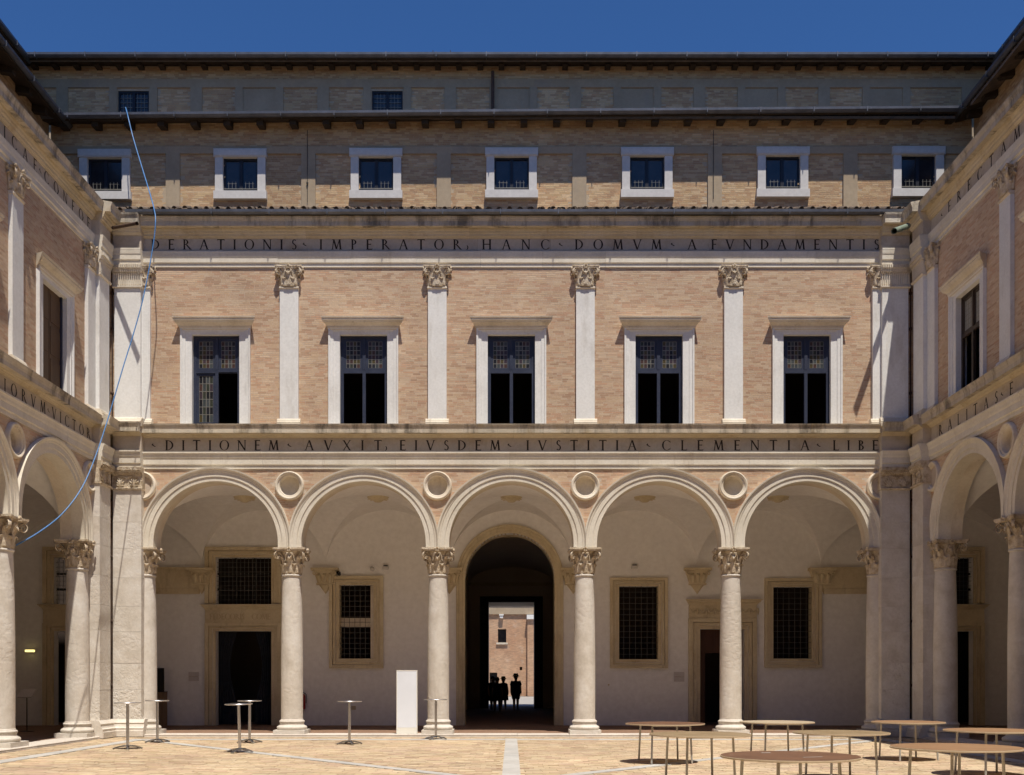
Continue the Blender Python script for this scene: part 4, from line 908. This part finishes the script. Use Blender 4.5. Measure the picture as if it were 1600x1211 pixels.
# ------------------------------------------------------------------ passage, block behind, outer door
q = MB(); n = 20                                            # shallow passage vault
vs = []
for y in (35.35, 56.0):
    for i in range(n + 1): t = -1 + 2 * i / n; vs.append((2.3 * t, y - DF, 6.8 + .9 * math.sqrt(max(0, 1 - t * t))))
q.add(vs, [(i, i + 1, n + 2 + i, n + 1 + i) for i in range(n)]); q.build('passage_vault', 'passage', north, smooth=30)
nb('passage_wall', 'passage', (-2.5, -2.3, 35.0, 56.0, 0, 7.0), (2.3, 2.5, 35.0, 56.0, 0, 7.0), (-2.5, -1.3, 56.0, 60.0, 0, 7.8), (1.3, 2.5, 56.0, 60.0, 0, 7.8), (-1.3, 1.3, 56.0, 60.0, 5.88, 7.8), (-2.5, PC - PR - .01, 34.96, 35.35, 0, 7.8), (PC + PR + .01, 2.5, 34.96, 35.35, 0, 7.8))
q = MB(); poly(q, [rect(-2.5, 2.5, 4.0, 8.0), [(PC + PR, 4.001), (PC + PR, PZ)] + arc(PC, PZ, PR, 0, PI, 30)[1:] + [(PC - PR, 4.001)]], VB - .76, None); q.build('portal_inner_wall', 'passage', north)
nb('passage_cornice', 'frame', (-2.3, -2.18, 36, 56, 6.68, 6.8), (2.18, 2.3, 36, 56, 6.68, 6.8), (-2.3, 2.3, 55.85, 56.0, 6.7, 6.86))
dd = nb('street_door', 'black', (-1.30, -1.22, 54.7, 56.0, .07, 5.8), (1.22, 1.30, 54.7, 56.0, .07, 5.8), (-1.7, -1.32, 55.8, 55.99, .07, 6.1), (1.32, 1.7, 55.8, 55.99, .07, 6.1), (-1.32, 1.32, 55.8, 55.99, 5.8, 6.1))
q = MB(); q.lathe([(.02, -.30), (.14, -.27), (.2, -.18), (.42, -.10), (.50, -.02), (.46, .02)], 16)
for k in range(8): a = R(45 * k); q.tube([(.15 * math.cos(a), .15 * math.sin(a), -.2), (.5 * math.cos(a), .5 * math.sin(a), -.14), (.62 * math.cos(a), .62 * math.sin(a), -.02)], [.05, .07, .03], 6)
q.build('vault_boss', 'passage', north, loc=(-.12, 42.0 - DF, 7.62))
nb('outer_wall', 'brick_plain', (-24, -1.31, 60.0, 60.5, 0, 21.6), (1.31, 24, 60.0, 60.5, 0, 21.6), (-1.31, 1.31, 60.0, 60.5, 5.9, 21.6))
nb('light_stop_wall', 'brick_plain', (-24, 24, -3.8, -3.5, 0, 16.5)); nb('light_stop_roof', 'tile', (-24, 24, -3.8, -1.2, 16.52, 16.7))  # unseen wall and roof added to stop light leaking into the block
nb('gable_wall', 'brick_plain', (-24.3, -24, -3.3, 60.5, 0, 21.6)); nb('gable_wall', 'brick_plain', (24, 24.3, -3.3, 60.5, 0, 21.6))
nb('main_roof', 'tile', (-24, 24, 33.65, 60.5, 21.62, 21.9), (-24, -16.2, -3.3, 33.65, 21.62, 21.9), (16.2, 24, -3.3, 33.65, 21.62, 21.9))
nb('light_block_slab', 'dark_room', (-17, 17, 29.05, 34.7, 7.62, 7.8), (-17.1, -11.4, -3, 29, 7.62, 7.8), (11.4, 17.1, -3, 29, 7.62, 7.8))  # unseen slab added over the vaults to keep light out

# ------------------------------------------------------------------ attic storeys
def aX(x): return (x - 796) / 51.06
def aZ(y): return 1.6 + (HZ - y) / 51.06
AV = -2.55; SL = .0078
SA = -2.76
tiles(north, -11.3, 11.3, .38, 14.645, AV - .05, 16.00)
gut(north, -10.7, 10.9, .34, 14.56, 0, 0, .06)
ax = [aX(161 + 211.8 * i) for i in range(7)]
w = MB(); poly(w, [rect(-14.12, 14.12, 14.4, 18.9)] + [rect(x - .53, x + .53, 16.56 + .0035 * x, 17.60 + .0035 * x) for x in ax], AV - .06); w.build('attic_wall', 'mortar_ochre', north)
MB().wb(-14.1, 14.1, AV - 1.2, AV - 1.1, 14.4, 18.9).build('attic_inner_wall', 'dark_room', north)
post = []
for i in range(6): c = (ax[i] + ax[i + 1]) / 2; post.append((c - .215, c + .215))
pb = MB(); pb.wb(-14.0, 14.0, AV - .06, AV, 17.70, 17.92)
for a, b in post: pb.wb(a, b, AV - .06, AV + .001, 15.9, 17.70)
pb.build('plaster_band', 'plaster_band', north)
def rj(x, z):
    if 17.69 < z < 17.93: return True
    if z < 17.7 and any(a - .02 < x < b + .02 for a, b in post): return True
    return z < 17.86 and z > 16.3 and any(abs(x - c) < .62 for c in ax)
bricks('brickwork', north, M['brick_ochre'], -14.09, 14.09, 15.95, 18.78, AV - .06, rj, ch=.058, bl=.26, proud=.0025)
for x in ax: attic_window(north, x, AV, dz=.0035 * x)
eave(north, -14.12, 14.12, AV + .45, AV, 18.66, 1, slope=SL, m0=1, m1=1)
TV = -4.6
def tX(x): return (x - CX) / 47.94
w = MB(); poly(w, [rect(-16.3, 16.3, 18.5, 21.7)] + [rect(tX(x) - .50, tX(x) + .50, 19.7, 20.81) for x in (208, 605)], TV - .05); w.build('top_wall', 'mortar_ochre', north)
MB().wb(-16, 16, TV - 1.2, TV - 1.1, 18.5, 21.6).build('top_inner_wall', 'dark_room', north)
pb = MB(); pb.wb(-16.2, 16.2, TV - .06, TV, 20.90, 21.17); bl_ = [208, 405, 605, 802, 996, 1190, 1385]
for i, x in enumerate(bl_):
    c = tX(x); pb.wb(c - .78, c - .53, TV - .06, TV + .001, 19.3, 20.90); pb.wb(c + .53, c + .78, TV - .06, TV + .001, 19.3, 20.90)
    if x not in (208, 605): pb.wb(c - .53, c + .53, TV - .06, TV - .03, 19.3, 20.86)
    if i < 6: m_ = (tX(bl_[i]) + tX(bl_[i + 1])) / 2; pb.wb(m_ - .19, m_ + .19, TV - .06, TV + .001, 19.3, 20.90)
for x in (97, 1512): pb.wb(tX(x) - .19, tX(x) + .19, TV - .06, TV + .001, 19.3, 20.90)
pb.build('plaster_band', 'plaster_band', north)
bricks('brickwork', north, M['brick_ochre'], -16.2, 16.2, 19.5, 21.62, TV - .05, lambda x, z: z > 20.88 and z < 21.18 or (z < 20.9 and (any(abs(x - tX(c)) < .80 for c in bl_) or any(abs(x - (tX(bl_[i]) + tX(bl_[i + 1])) / 2) < .2 for i in range(6)))), ch=.058, bl=.26, proud=.0025)
for x in (208, 605):
    c = tX(x); wq = MB(); t = .055; wq.wb(c - .5, c - .5 + t, TV - .14, TV - .08, 19.7, 20.81); wq.wb(c + .5 - t, c + .5, TV - .14, TV - .08, 19.7, 20.81); wq.wb(c - .045, c + .045, TV - .14, TV - .07, 19.7, 20.81); wq.wb(c - .5, c + .5, TV - .14, TV - .082, 20.75, 20.809)
    wo = wq.build('window', 'wood_dark', north); MB().wb(c - .45, c + .45, TV - .13, TV - .12, 19.7, 20.75).build('pane', 'glass', wo)
    grille(wo, c - .45, c + .45, 19.7, 20.75, TV - .10, 8, 7, .006, 'lead')
eave(north, -16.0, 16.0, TV + .55, TV, 21.56, 1, raft=False, m0=1, m1=1)
n = 46; me = MB().wb(-.09, .09, TV - .05, TV + .28, 21.48, 21.58).mesh('eave_bracket'); me.materials.append(M['soffit'])
for i in range(n): inst('eave_bracket', me, north, (-15.5 + i * .69, 0, 0))
tl = MB().lathe([(.0, 0)] , 3, cap=False) if False else None
tiles(north, -16.0, 16.0, TV + .50, 21.55, TV - .3, 21.95, singles=False)
tiles(north, -13.4, 13.4, AV + .42, 18.64, TV - .02, 19.70, singles=False)
q = MB().tube([(tX(770), -(TV + .10), 19.7), (tX(770), -(TV + .10), 21.36)], .055, 8); q.build('downpipe', 'rust', north)
q = MB()
for x in (469, 477): pass
q.tube([(aX(477.5), -(AV + .03), 18.4), (aX(477.5), -(AV + .03), 16.2)], .010, 5); q.lathe([(.03, 0), (.03, .06)], 6, aX(477.5), -(AV + .03), 16.75); q.build('lightning_wire', 'iron', north)
q = MB().tube([(aX(1111.5), -(AV + .03), 18.4), (aX(1111.5), -(AV + .03), 16.3)], .010, 5); q.build('lightning_wire', 'iron', north)
for x in (678, 705):
    q = MB().tube([(tX(x), -(TV + .4), 21.6), (tX(x), -(TV + .4), 21.86)], .014, 5); q.box(tX(x) - .10, tX(x) + .10, -(TV + .41), -(TV + .39), 21.78, 21.79); q.build('antenna', 'iron', north)
for rt, u0, u1, a, b, tE0, tE1 in ((west, 1, 31.55, 15, 31.5, 0, 1), (east, -31.55, -1, -31.5, -15, 1, 0)):
    MB().prof([(SA - .3, 14.4), (SA - .06, 14.4), (SA - .06, 18.9), (SA - .3, 18.9)], u0, u1).build('attic_wall', 'mortar_ochre', rt)
    bricks('brickwork', rt, M['brick_ochre'], a, b, 15.9, 18.78, SA - .06, None, ch=.058, bl=.26, proud=.0025)
    zc = 18.62 + (-SL * 13.4 if rt is west else SL * 13.4)
    eave(rt, u0, u1, SA + .50, SA, zc, 0, m0=tE0 * -0, m1=0)
    tiles(rt, (1 if rt is west else -27.9), (27.9 if rt is west else -1), .10, 14.52, SA - .05, 16.0, singles=False)
    MB().prof([(TV - .35, 18.0), (TV - .05 - .27, 18.0), (TV - .32, 21.8), (TV - .35, 21.8)], u0, 33.6 if rt is west else u1).build('top_wall', 'brick_plain', rt) if rt is west else MB().prof([(TV - .35, 18.0), (TV - .32, 18.0), (TV - .32, 21.8), (TV - .35, 21.8)], -33.6, u1).build('top_wall', 'brick_plain', rt)
    eave(rt, u0 if rt is west else -33.2, 33.2 if rt is west else u1, TV + .33, TV - .3, 21.50, 0, raft=True)
    tiles(rt, u0 if rt is west else -30.4, 30.4 if rt is west else u1, SA + .55, 18.62, TV - .3, 19.70, singles=False)

# ------------------------------------------------------------------ loose things
def w3(x, y, d): return Vector(((x - CX) * d / FPX, d, CAMH + (HZ - y) * d / FPX))
def cocktail_parts(t):
    q = MB(); q.lathe([(.02, 1.045), (.10, 1.045), (.11, 1.052), (.285, 1.055), (.30, 1.060), (.302, 1.07), (.295, 1.078), (.02, 1.080)], 32); q.build('table_top', 'steel', t, smooth=35)
    MB().lathe([(.033, .05), (.033, 1.045)], 16).build('stem', 'steel', t, smooth=60)
    for k in range(4):
        a = R(20 + 90 * k); P = []; rr = []
        for i in range(8): s = i / 7; P.append((.32 * s * math.cos(a), .32 * s * math.sin(a), .085 - .065 * s ** 2.2)); rr.append(.038 - .006 * s)
        MB().tube(P, rr, 8, flat=(.55, 1.1), up=(0, 0, 1)).build('foot', 'cast', t, smooth=50)
cgroup = 'silver standing tables on the left of the court'
def at(x, y, z=0): d = (CAMH - z) * FPX / (y - HZ); return Vector(((x - CX) * d / FPX, d, z))
ct = [(199.5, 1171, 'silver standing table farthest left, in front of the left corner pier', 0), (246, 1160.5, 'silver standing table beside the attached half column, close behind the leftmost one', .4),
      (375, 1176, 'silver standing table nearest the viewer, before the dark left doorway', .9), (390, 1161, 'silver standing table half hidden behind another, before the dark left doorway', .2),
      (546, 1163.5, 'silver standing table alone between the first and second free columns', .1), (681, 1155.5, 'silver standing table directly in front of the column beside the white panel', .78)]
t0 = None
for i, (x, y, lab, rz) in enumerate(ct):
    p = at(x, y)
    if t0 is None: t0 = thing('standing_table', lab, 'standing table', p, rz, cgroup); cocktail_parts(t0)
    else: t = dup(t0, p, rz, lab)
    if i == 2: t.rotation_euler = (0, R(-2.0), rz)
def round_table(x, y, d, dia, lab, m, rot, dz=0):
    cx_ = (x - CX) * d / FPX; t = thing('round_table', lab, 'table', (cx_, d, .006), rot, 'round dining tables on the right of the court'); r = dia / 2
    MB().lathe([(r - .004, .730), (r, .734), (r, .750), (r - .004, .753)], 56).build('table_top', 'ply_edge', t, smooth=40)
    MB().lathe([(.001, .7535), (r - .006, .7535), (r - .006, .756), (.001, .756)], 56, cap=False).build('laminate', m, t, smooth=40)
    for sx, sy in ((-1, -1), (1, -1), (1, 1), (-1, 1)):
        q = MB().tube([(sx * .36, sy * .36, .729), (sx * .375, sy * .375, .70), (sx * .40, sy * .40, .005)], .019, 10); q.build('leg', 'leg', t, smooth=60)
    q = MB()
    for a, b in (((-.36, -.36), (.36, -.36)), ((-.36, .36), (.36, .36))): q.tube([(*a, .715), (*b, .715)], .014, 6)
    q.build('rail', 'leg', t, smooth=60); return t
round_table(1039, 1131, 19.9, 1.52, 'round brown table standing left of the group, before the two barred windows', 'ply_brown', .18)
round_table(1093.5, 1147.5, 16.0, 1.56, 'olive brown round table with pale chips, in front of the leftmost one', 'ply_olive', .25)
c_ = round_table(1234, 1182.5, 11.40, 1.51, 'nearest round table, dark brown top with white scratches, lowest in the picture', 'ply_brown', .30)
MB().box(-.02, .22, -.30, -.28, .7562, .7585).build('scratch', 'slab', c_); MB().box(-.10, .02, .42, .45, .7562, .7585).build('scratch', 'slab', c_)
round_table(1214, 1129, 20.6, 1.46, 'beige topped round table just right of the rightmost free column', 'ply_beige', .12)
round_table(1314, 1145, 16.5, 1.50, 'olive brown round table with a pale rim in the middle of the group', 'ply_olive', .22)
round_table(1419, 1130, 20.6, 1.40, 'small looking orange topped table farthest back before the right corner pier', 'ply_orange', .15)
round_table(1493.5, 1168.5, 12.9, 1.56, 'large orange topped round table in the right foreground', 'ply_orange', .3)
round_table(1549, 1141, 17.2, 1.50, 'orange brown table at the right edge of the picture, cut by the frame', 'ply_orange', .2)

t = thing('white_panel', 'tall white blank display panel standing on the step between two columns', 'display panel', at(636, 1146.5, .075)); h = 1.79
q = MB().box(-.29, .29, -.05, .05, .36 * .5, h); o = q.build('panel', 'totem', t); MB().box(-.29, .29, -.05, .05, .0, .178).build('foot', 'totem_foot', t)
q = MB(); q.box(-.292, -.27, -.056, .056, .0, h + .002); q.box(.27, .292, -.056, .056, .0, h + .002); q.box(-.27, .27, -.054, .054, h - .02, h + .002); q.build('edge_trim', 'totem_foot', t)

# blue cable from the top attic window over the cornice to the left arcade
pts = [w3(196, 168, 33.2), w3(198, 174, 30.85), w3(208, 215, 30.4), w3(222, 262, 29.8), w3(235, 305, 29.0), w3(240.5, 326, 28.3), w3(243, 345, 28.05), w3(239, 385, 28.0), w3(225, 460, 27.8), w3(209, 520, 27.6), w3(192, 575, 27.3), w3(170, 650, 26.9), w3(150, 711, 26.4), w3(128, 762, 25.8), w3(97, 803, 25.2), w3(60, 832, 24.5), w3(25, 852, 23.9)]
fine = []
for i in range(len(pts) - 1):
    p0, p1, p2, p3 = pts[max(i - 1, 0)], pts[i], pts[i + 1], pts[min(i + 2, len(pts) - 1)]
    for k in range(6): t = k / 6; fine.append(.5 * ((2 * p1) + (p2 - p0) * t + (2 * p0 - 5 * p1 + 4 * p2 - p3) * t * t + (3 * p1 - p0 - 3 * p2 + p3) * t ** 3))
o = MB().tube(fine + [pts[-1]], .0155, 8).build('blue_cable', 'cable', smooth=60); o['label'] = 'bright blue cable hanging from the attic window down to the left arcade'; o['category'] = 'cable'
# spouts and corner pipes
def spout(pa, pb_, r, m, lab):
    q = MB(); q.tube([pa, pb_], r, 10, cap=False); d = (Vector(pb_) - Vector(pa)).normalized(); q.tube([Vector(pb_) - d * .02, Vector(pb_)], r * 1.15, 10, cap=False); q.tube([Vector(pa), Vector(pa) + d * .05], r * .8, 8)
    o = q.build('water_spout', m, smooth=60); o['label'] = lab; o['category'] = 'water spout'
spout(w3(176, 356, 28.2), w3(214, 349, 27.6), .045, 'rust', 'dark rusty water spout jutting from the cornice in the left corner')
spout(w3(1419, 353, 28.2), w3(1397, 361, 27.4), .075, 'copper', 'pale green water spout jutting from the cornice in the right corner')
for sg, lab in ((-1, 'thin grey downpipe running down the left corner of the court'), (1, 'thin dark downpipe running down the right corner of the court')):
    x = sg * 11.20; q = MB().tube([(x, 28.93, 0.1), (x, 28.93, 7.4)], .024, 8); q.tube([(x, 28.93, 8.8), (x, 28.93, 13.1)], .020, 8)
    for z in (1.4, 3.2, 5.0, 6.6, 9.6, 11.4, 12.4): q.lathe([(.036, 0), (.046, .01), (.046, .07), (.036, .08)], 8, x, 28.93, z)
    o = q.build('downpipe', 'rust', smooth=50); o['label'] = lab; o['category'] = 'downpipe'
# wall things in the porticoes
def wall_box(name, x0, x1, y0, y1, m, lab, cat, dep=.03, v=VB, grp=None):
    q = MB(); q.box(bx(x0), bx(x1), DF - v - dep, DF - v - .001, bz(y1), bz(y0)); o = q.build(name, m); o['label'] = lab; o['category'] = cat
    if grp: o['group'] = grp
    b = MB().box(bx(x0) + .02, bx(x1) - .02, DF - v - dep - .004, DF - v - dep, (bz(y1) + bz(y0)) / 2 - .008, (bz(y1) + bz(y0)) / 2 + .008); b.build('printed_line', 'frieze', o); return o
wall_box('info_plaque', 295, 311, 1050, 1064, 'plaque', 'small pale notice on the wall left of the tall dark doorway', 'notice')
wall_box('info_plaque', 1053, 1069, 1050, 1065, 'plaque', 'small pale notice on the wall between the barred window and the right doorway', 'notice')
def cctv(x, y, lab, ball=False, bracket=True):
    c = Vector((bx(x), DF - VB, bz(y))); t = thing('security_camera', lab, 'security camera', c)
    MB().box(-.05, .05, -.05, 0, -.05, .05).build('wall_plate', 'iron', t); MB().tube([(0, -.04, 0), (0, -.14, -.02)], .018, 6).build('arm', 'iron', t)
    q = MB(); q.tube([(-.02, -.10, .02), (.06, -.34, -.06)], .055, 10); q.build('camera_body', 'black' if ball else 'frame_white', t, smooth=50)
cctv(530, 896, 'black camera beside the stone corbel above the left barred window', True); cctv(582, 889, 'white camera tilted above the right end of the left barred window')
def lampbox(x, y, lab):
    t = thing('wall_floodlight', lab, 'floodlight', (bx(x), DF - VB, bz(y)))
    MB().box(-.10, .10, -.16, -.001, -.06, .03).build('housing', 'frame_white', t); MB().box(-.07, .07, -.14, -.02, .031, .07).build('lamp_head', 'black', t)
lampbox(603, 887, 'small white box floodlight near the centre column, above the left barred window'); lampbox(991, 886, 'small white box floodlight above the barred window right of the passage')
wall_box('wall_socket', 549, 556, 1103, 1109, 'frame', 'small beige socket low on the wall behind a standing table', 'socket')
o = MB().lathe([(.03, 0), (.03, .03), (.02, .04)], 12).build('wall_button', 'frame'); o.location = (bx(951), DF - VB, bz(1070)); o.rotation_euler = (R(90), 0, 0); o['label'] = 'tiny round beige fitting on the wall right of the passage'; o['category'] = 'wall fitting'
t = thing('fire_extinguisher', 'red fire extinguisher half hidden behind the first free column', 'fire extinguisher', (bx(474), DF - VB - .14, bz(1108)))
MB().lathe([(.08, 0), (.095, .02), (.095, .44), (.07, .50), (.025, .52)], 18).build('cylinder', 'red', t, smooth=40)
MB().lathe([(.02, .52), (.02, .57)], 8).build('valve', 'black', t); MB().tube([(.02, 0, .56), (.12, 0, .5), (.12, 0, .2)], .012, 6).build('hose', 'black', t)
t = thing('info_cupboard', 'brown cupboard with a dark screen, standing behind the left half column', 'cupboard', (bx(250), DF - VB - .3, .066))
MB().box(-.32, .28, -.2, .2, 0, 1.12).build('cabinet', 'cupboard', t); MB().box(-.32, .28, -.16, -.10, 1.13, 1.92).build('screen', 'black', t); MB().box(-.33, .29, -.21, .2, 1.121, 1.14).build('shelf', 'black', t)
p = at(42, 1131, .066); p.y = 30.5; p.x = (42 - CX) * 30.5 / FPX
t = thing('sign_lectern', 'slim metal lectern with a tilted sign in the shaded left portico', 'lectern', (p.x, 30.5, .066), R(-20))
q = MB(); q.add([(-.27, -.10, 1.02), (.27, -.10, 1.02), (.27, .10, 1.26), (-.27, .10, 1.26), (-.27, -.085, 1.0), (.27, -.085, 1.0), (.27, .115, 1.24), (-.27, .115, 1.24)], [(0, 1, 2, 3), (4, 7, 6, 5), (0, 4, 5, 1), (1, 5, 6, 2), (2, 6, 7, 3), (3, 7, 4, 0)]); q.build('sign_board', 'plaque', t)
MB().tube([(0, 0, .02), (0, 0, 1.1)], .018, 8).build('pole', 'iron', t); MB().lathe([(.2, 0), (.2, .015), (.02, .025)], 20).build('foot', 'iron', t)
t = thing('emergency_light', 'small glowing yellow emergency lamp on the wall of the shaded left portico', 'emergency lamp', w3(47, 1017, 34.5))
MB().box(-.15, .15, -.05, .0, -.035, .035).build('lamp', 'exit', t); MB().box(-.17, .17, -.0, .06, -.05, .05).build('housing', 'plaque', t)

# ------------------------------------------------------------------ people in the passage
def skin_mesh(name, J, E, m, parent, sub=2):
    me = bpy.data.meshes.new(name); me.from_pydata([j[:3] for j in J], E, []); me.materials.append(M[m]); o = inst(name, me, parent)
    mod = o.modifiers.new('skin', 'SKIN'); mod.use_smooth_shade = True
    for i, j in enumerate(J): sv = me.skin_vertices[0].data[i]; r = j[3]; sv.radius = r if isinstance(r, tuple) else (r, r); sv.use_root = (i == 0)
    s = o.modifiers.new('sub', 'SUBSURF'); s.levels = sub; s.render_levels = sub; return o
def person(x, y, h, lab, hat=None, dress=None, facing=0, stride=.1, arm=.05):
    t = thing('person', lab, 'person', (x, y, .066), facing); k = h / 1.75
    S = stride
    J = [(0, 0, .95, (.19, .14)), (0, 0, 1.12, (.17, .12)), (0, 0, 1.32, (.20, .13)), (0, 0, 1.44, (.09, .08)), (0, -.005, 1.50, .062), (0, -.015, 1.57, (.092, .105)), (0, -.015, 1.67, (.108, .122)), (0, -.01, 1.74, (.085, .095)),
         (-.18, 0, 1.40, .075), (-.235, .02, 1.13, .058), (-.26, -.04 - arm, .90, .045), (-.265, -.06 - arm, .82, .045), (.18, 0, 1.40, .075), (.235, .02, 1.13, .058), (.26, -.04 + arm, .90, .045), (.265, -.05 + arm, .82, .045),
         (-.095, 0, .86, .12), (-.10, -S * .5, .48, .08), (-.11, -S, .09, .055), (-.12, -S - .13, .04, .045), (.095, 0, .86, .12), (.10, S * .5 - .02, .48, .08), (.11, S, .09, .055), (.12, S - .13, .04, .045)]
    E = [(0, 1), (1, 2), (2, 3), (3, 4), (4, 5), (5, 6), (6, 7), (2, 8), (8, 9), (9, 10), (10, 11), (2, 12), (12, 13), (13, 14), (14, 15), (0, 16), (16, 17), (17, 18), (18, 19), (0, 20), (20, 21), (21, 22), (22, 23)]
    J = [(a * k, b * k, c * k, r if isinstance(r, tuple) else r) for a, b, c, r in J]
    skin_mesh('body', J, E, 'skin', t)
    for sg, (hx, hy) in ((-1, (-.27, -.06 - arm)), (1, (.27, -.05 + arm))):
        q = MB()
        for i in range(4): yy = hy - .03 + .02 * i; L = (.07, .085, .08, .065)[i]; q.tube([(hx, yy, .87), (hx, yy, .82), (hx - sg * .005, yy, .82 - L * .6), (hx - sg * .018, yy, .82 - L)], [.014, .012, .010, .007], 6)
        q.tube([(hx, hy - .02, .88), (hx, hy - .035, .84), (hx - sg * .01, hy - .06, .80), (hx - sg * .015, hy - .065, .765)], [.014, .012, .010, .007], 6)
        q.v = [tuple(c * k for c in p) for p in q.v]; q.build('hand', 'skin', t, smooth=True)
    if dress:
        q = MB(); prf = [(.08, 1.49), (.16, 1.47), (.25, 1.42), (.245, 1.2), (.225, 1.08), (.25, .95), (.29, .6), (.30, .5), (.28, .5)]; q.lathe(prf, 20, cap=False); q.v = [(a * k, b * .78 * k, c * k) for a, b, c in q.v]; q.build('dress', 'cloth_dark', t, smooth=True)
    else:
        skin_mesh('shirt', [(0, 0, .80 * k, (.25, .20)), (0, 0, .92 * k, (.24, .19)), (0, 0, 1.12 * k, (.22, .17)), (0, 0, 1.33 * k, (.25, .18)), (0, 0, 1.44 * k, (.12, .11)), (-.19 * k, 0, 1.40 * k, .105), (-.235 * k, .01, 1.20 * k, .09), (.19 * k, 0, 1.40 * k, .105), (.235 * k, .01, 1.20 * k, .09)], [(0, 1), (1, 2), (2, 3), (3, 4), (3, 5), (5, 6), (3, 7), (7, 8)], 'cloth_navy', t)
        skin_mesh('shorts', [(0, 0, .93 * k, (.17, .17)), (-.10 * k, 0, .82 * k, .145), (-.105 * k, -S * .45, .50 * k, .115), (.10 * k, 0, .82 * k, .145), (.105 * k, S * .4, .50 * k, .115)], [(0, 1), (1, 2), (0, 3), (3, 4)], 'cloth_dark', t)
    q = MB(); q.lathe([(.095, 1.61), (.118, 1.66), (.112, 1.74), (.07, 1.79), (.01, 1.805)], 16); q.v = [(a * k, (b + .018) * k, c * k) for a, b, c in q.v]; q.build('hair', 'hair', t, smooth=True)
    if hat: q = MB(); q.lathe([(.175, 1.69), (.18, 1.705), (.165, 1.725), (.128, 1.745), (.12, 1.81), (.10, 1.845), (.01, 1.85)], 24); q.v = [(a * k, b * k, c * k) for a, b, c in q.v]; q.build('hat', hat, t, smooth=True)
    def bit(n, m, pts_, r): q = MB().tube([tuple(c * k for c in p) for p in pts_], r, 8); q.build(n, m, t, smooth=True)
    for sg in (-1, 1): bit('eye', 'hair', [(sg * .032, -.112, 1.645), (sg * .032, -.124, 1.645)], .010); bit('ear', 'skin', [(sg * .096, -.01, 1.66), (sg * .112, -.005, 1.63)], [.022, .014])
    bit('nose', 'skin', [(0, -.11, 1.65), (0, -.145, 1.605), (0, -.115, 1.595)], [.009, .016, .010]); bit('mouth', 'hair', [(-.024, -.116, 1.565), (.024, -.116, 1.565)], .006)
    return t
def px(x, d): return (x - CX) * d / FPX
person(px(806, 52.5), 52.5, 1.76, 'person in a brimmed hat, shirt and shorts standing apart on the right in the passage', 'straw', None, R(10), .12)
person(px(786.5, 53.5), 53.5, 1.62, 'shorter person in a sun hat standing close to the group in the passage', 'straw', True, R(-15), .05)
person(px(770, 51.5), 51.5, 1.66, 'person in a flared dark dress at the left of the group in the passage', None, True, R(25), .08)
person(px(777, 50), 50.0, 1.62, 'bareheaded person in front of the dark group in the passage', None, None, R(170), .14)

# ------------------------------------------------------------------ building across the piazza, seen through the passage
bl = thing('brick_building', 'sunlit rough brick building across the piazza, seen through the passage', 'building', (0, 100, 0))
def sx(x): return (x - CX) * 100 / FPX
def sz(y): return 1.6 + (HZ - y) * 100 / FPX
q = MB(); poly(q, [rect(-14, sx(824), 0, sz(960)), rect(sx(778), sx(791), sz(1004), sz(983)), rect(sx(812), sx(816), sz(1047), sz(1042)), rect(sx(765), sx(777), sz(1068), sz(1051))], 0, -.6); q.build('wall', 'brick_red', bl)
MB().wb(sx(824) + .002, 14, -.6, .45, 0, sz(968)).build('buttress', 'brick_red', bl)
q = MB(); q.wb(sx(823), sx(845), -.1, .65, sz(968) + .002, sz(961)); q.build('ledge', 'white', bl)
q = MB(); q.wb(-14, 14, -1, .18, sz(960) + .002, sz(946)); q.prof([(.18, sz(946)), (.2, sz(944)), (.45, sz(938)), (.45, sz(930)), (-1, sz(930)), (-1, sz(946))], -14, 14); q.build('cornice', 'plaster_band', bl)
MB().wb(-14, 14, -8, -1.2, 0, 12).build('back_block', 'black', bl)
for a, b, c, d in ((778, 791, 1004, 983),):
    f = MB(); f.wb(sx(a) - .15, sx(b) + .15, -.1, .15, sz(c) - .18, sz(c)); o = f.build('window_sill', 'stone', bl); f = MB(); f.wb(sx(a), sx(b), -.5, -.45, sz(c), sz(d)); f.wb((sx(a) + sx(b)) / 2 - .03, (sx(a) + sx(b)) / 2 + .03, -.45, -.38, sz(c), sz(d)); f.build('window', 'glass', bl)
f = MB(); f.wb(sx(781), sx(786), 0, .35, sz(966), sz(960.2)); f.wb(sx(780), sx(787), 0, .4, sz(962), sz(960.1)); f.build('bracket_stone', 'white', bl)
MB().wb(sx(765), sx(777), -.4, -.3, sz(1068), sz(1051)).build('dark_doorway', 'black', bl)
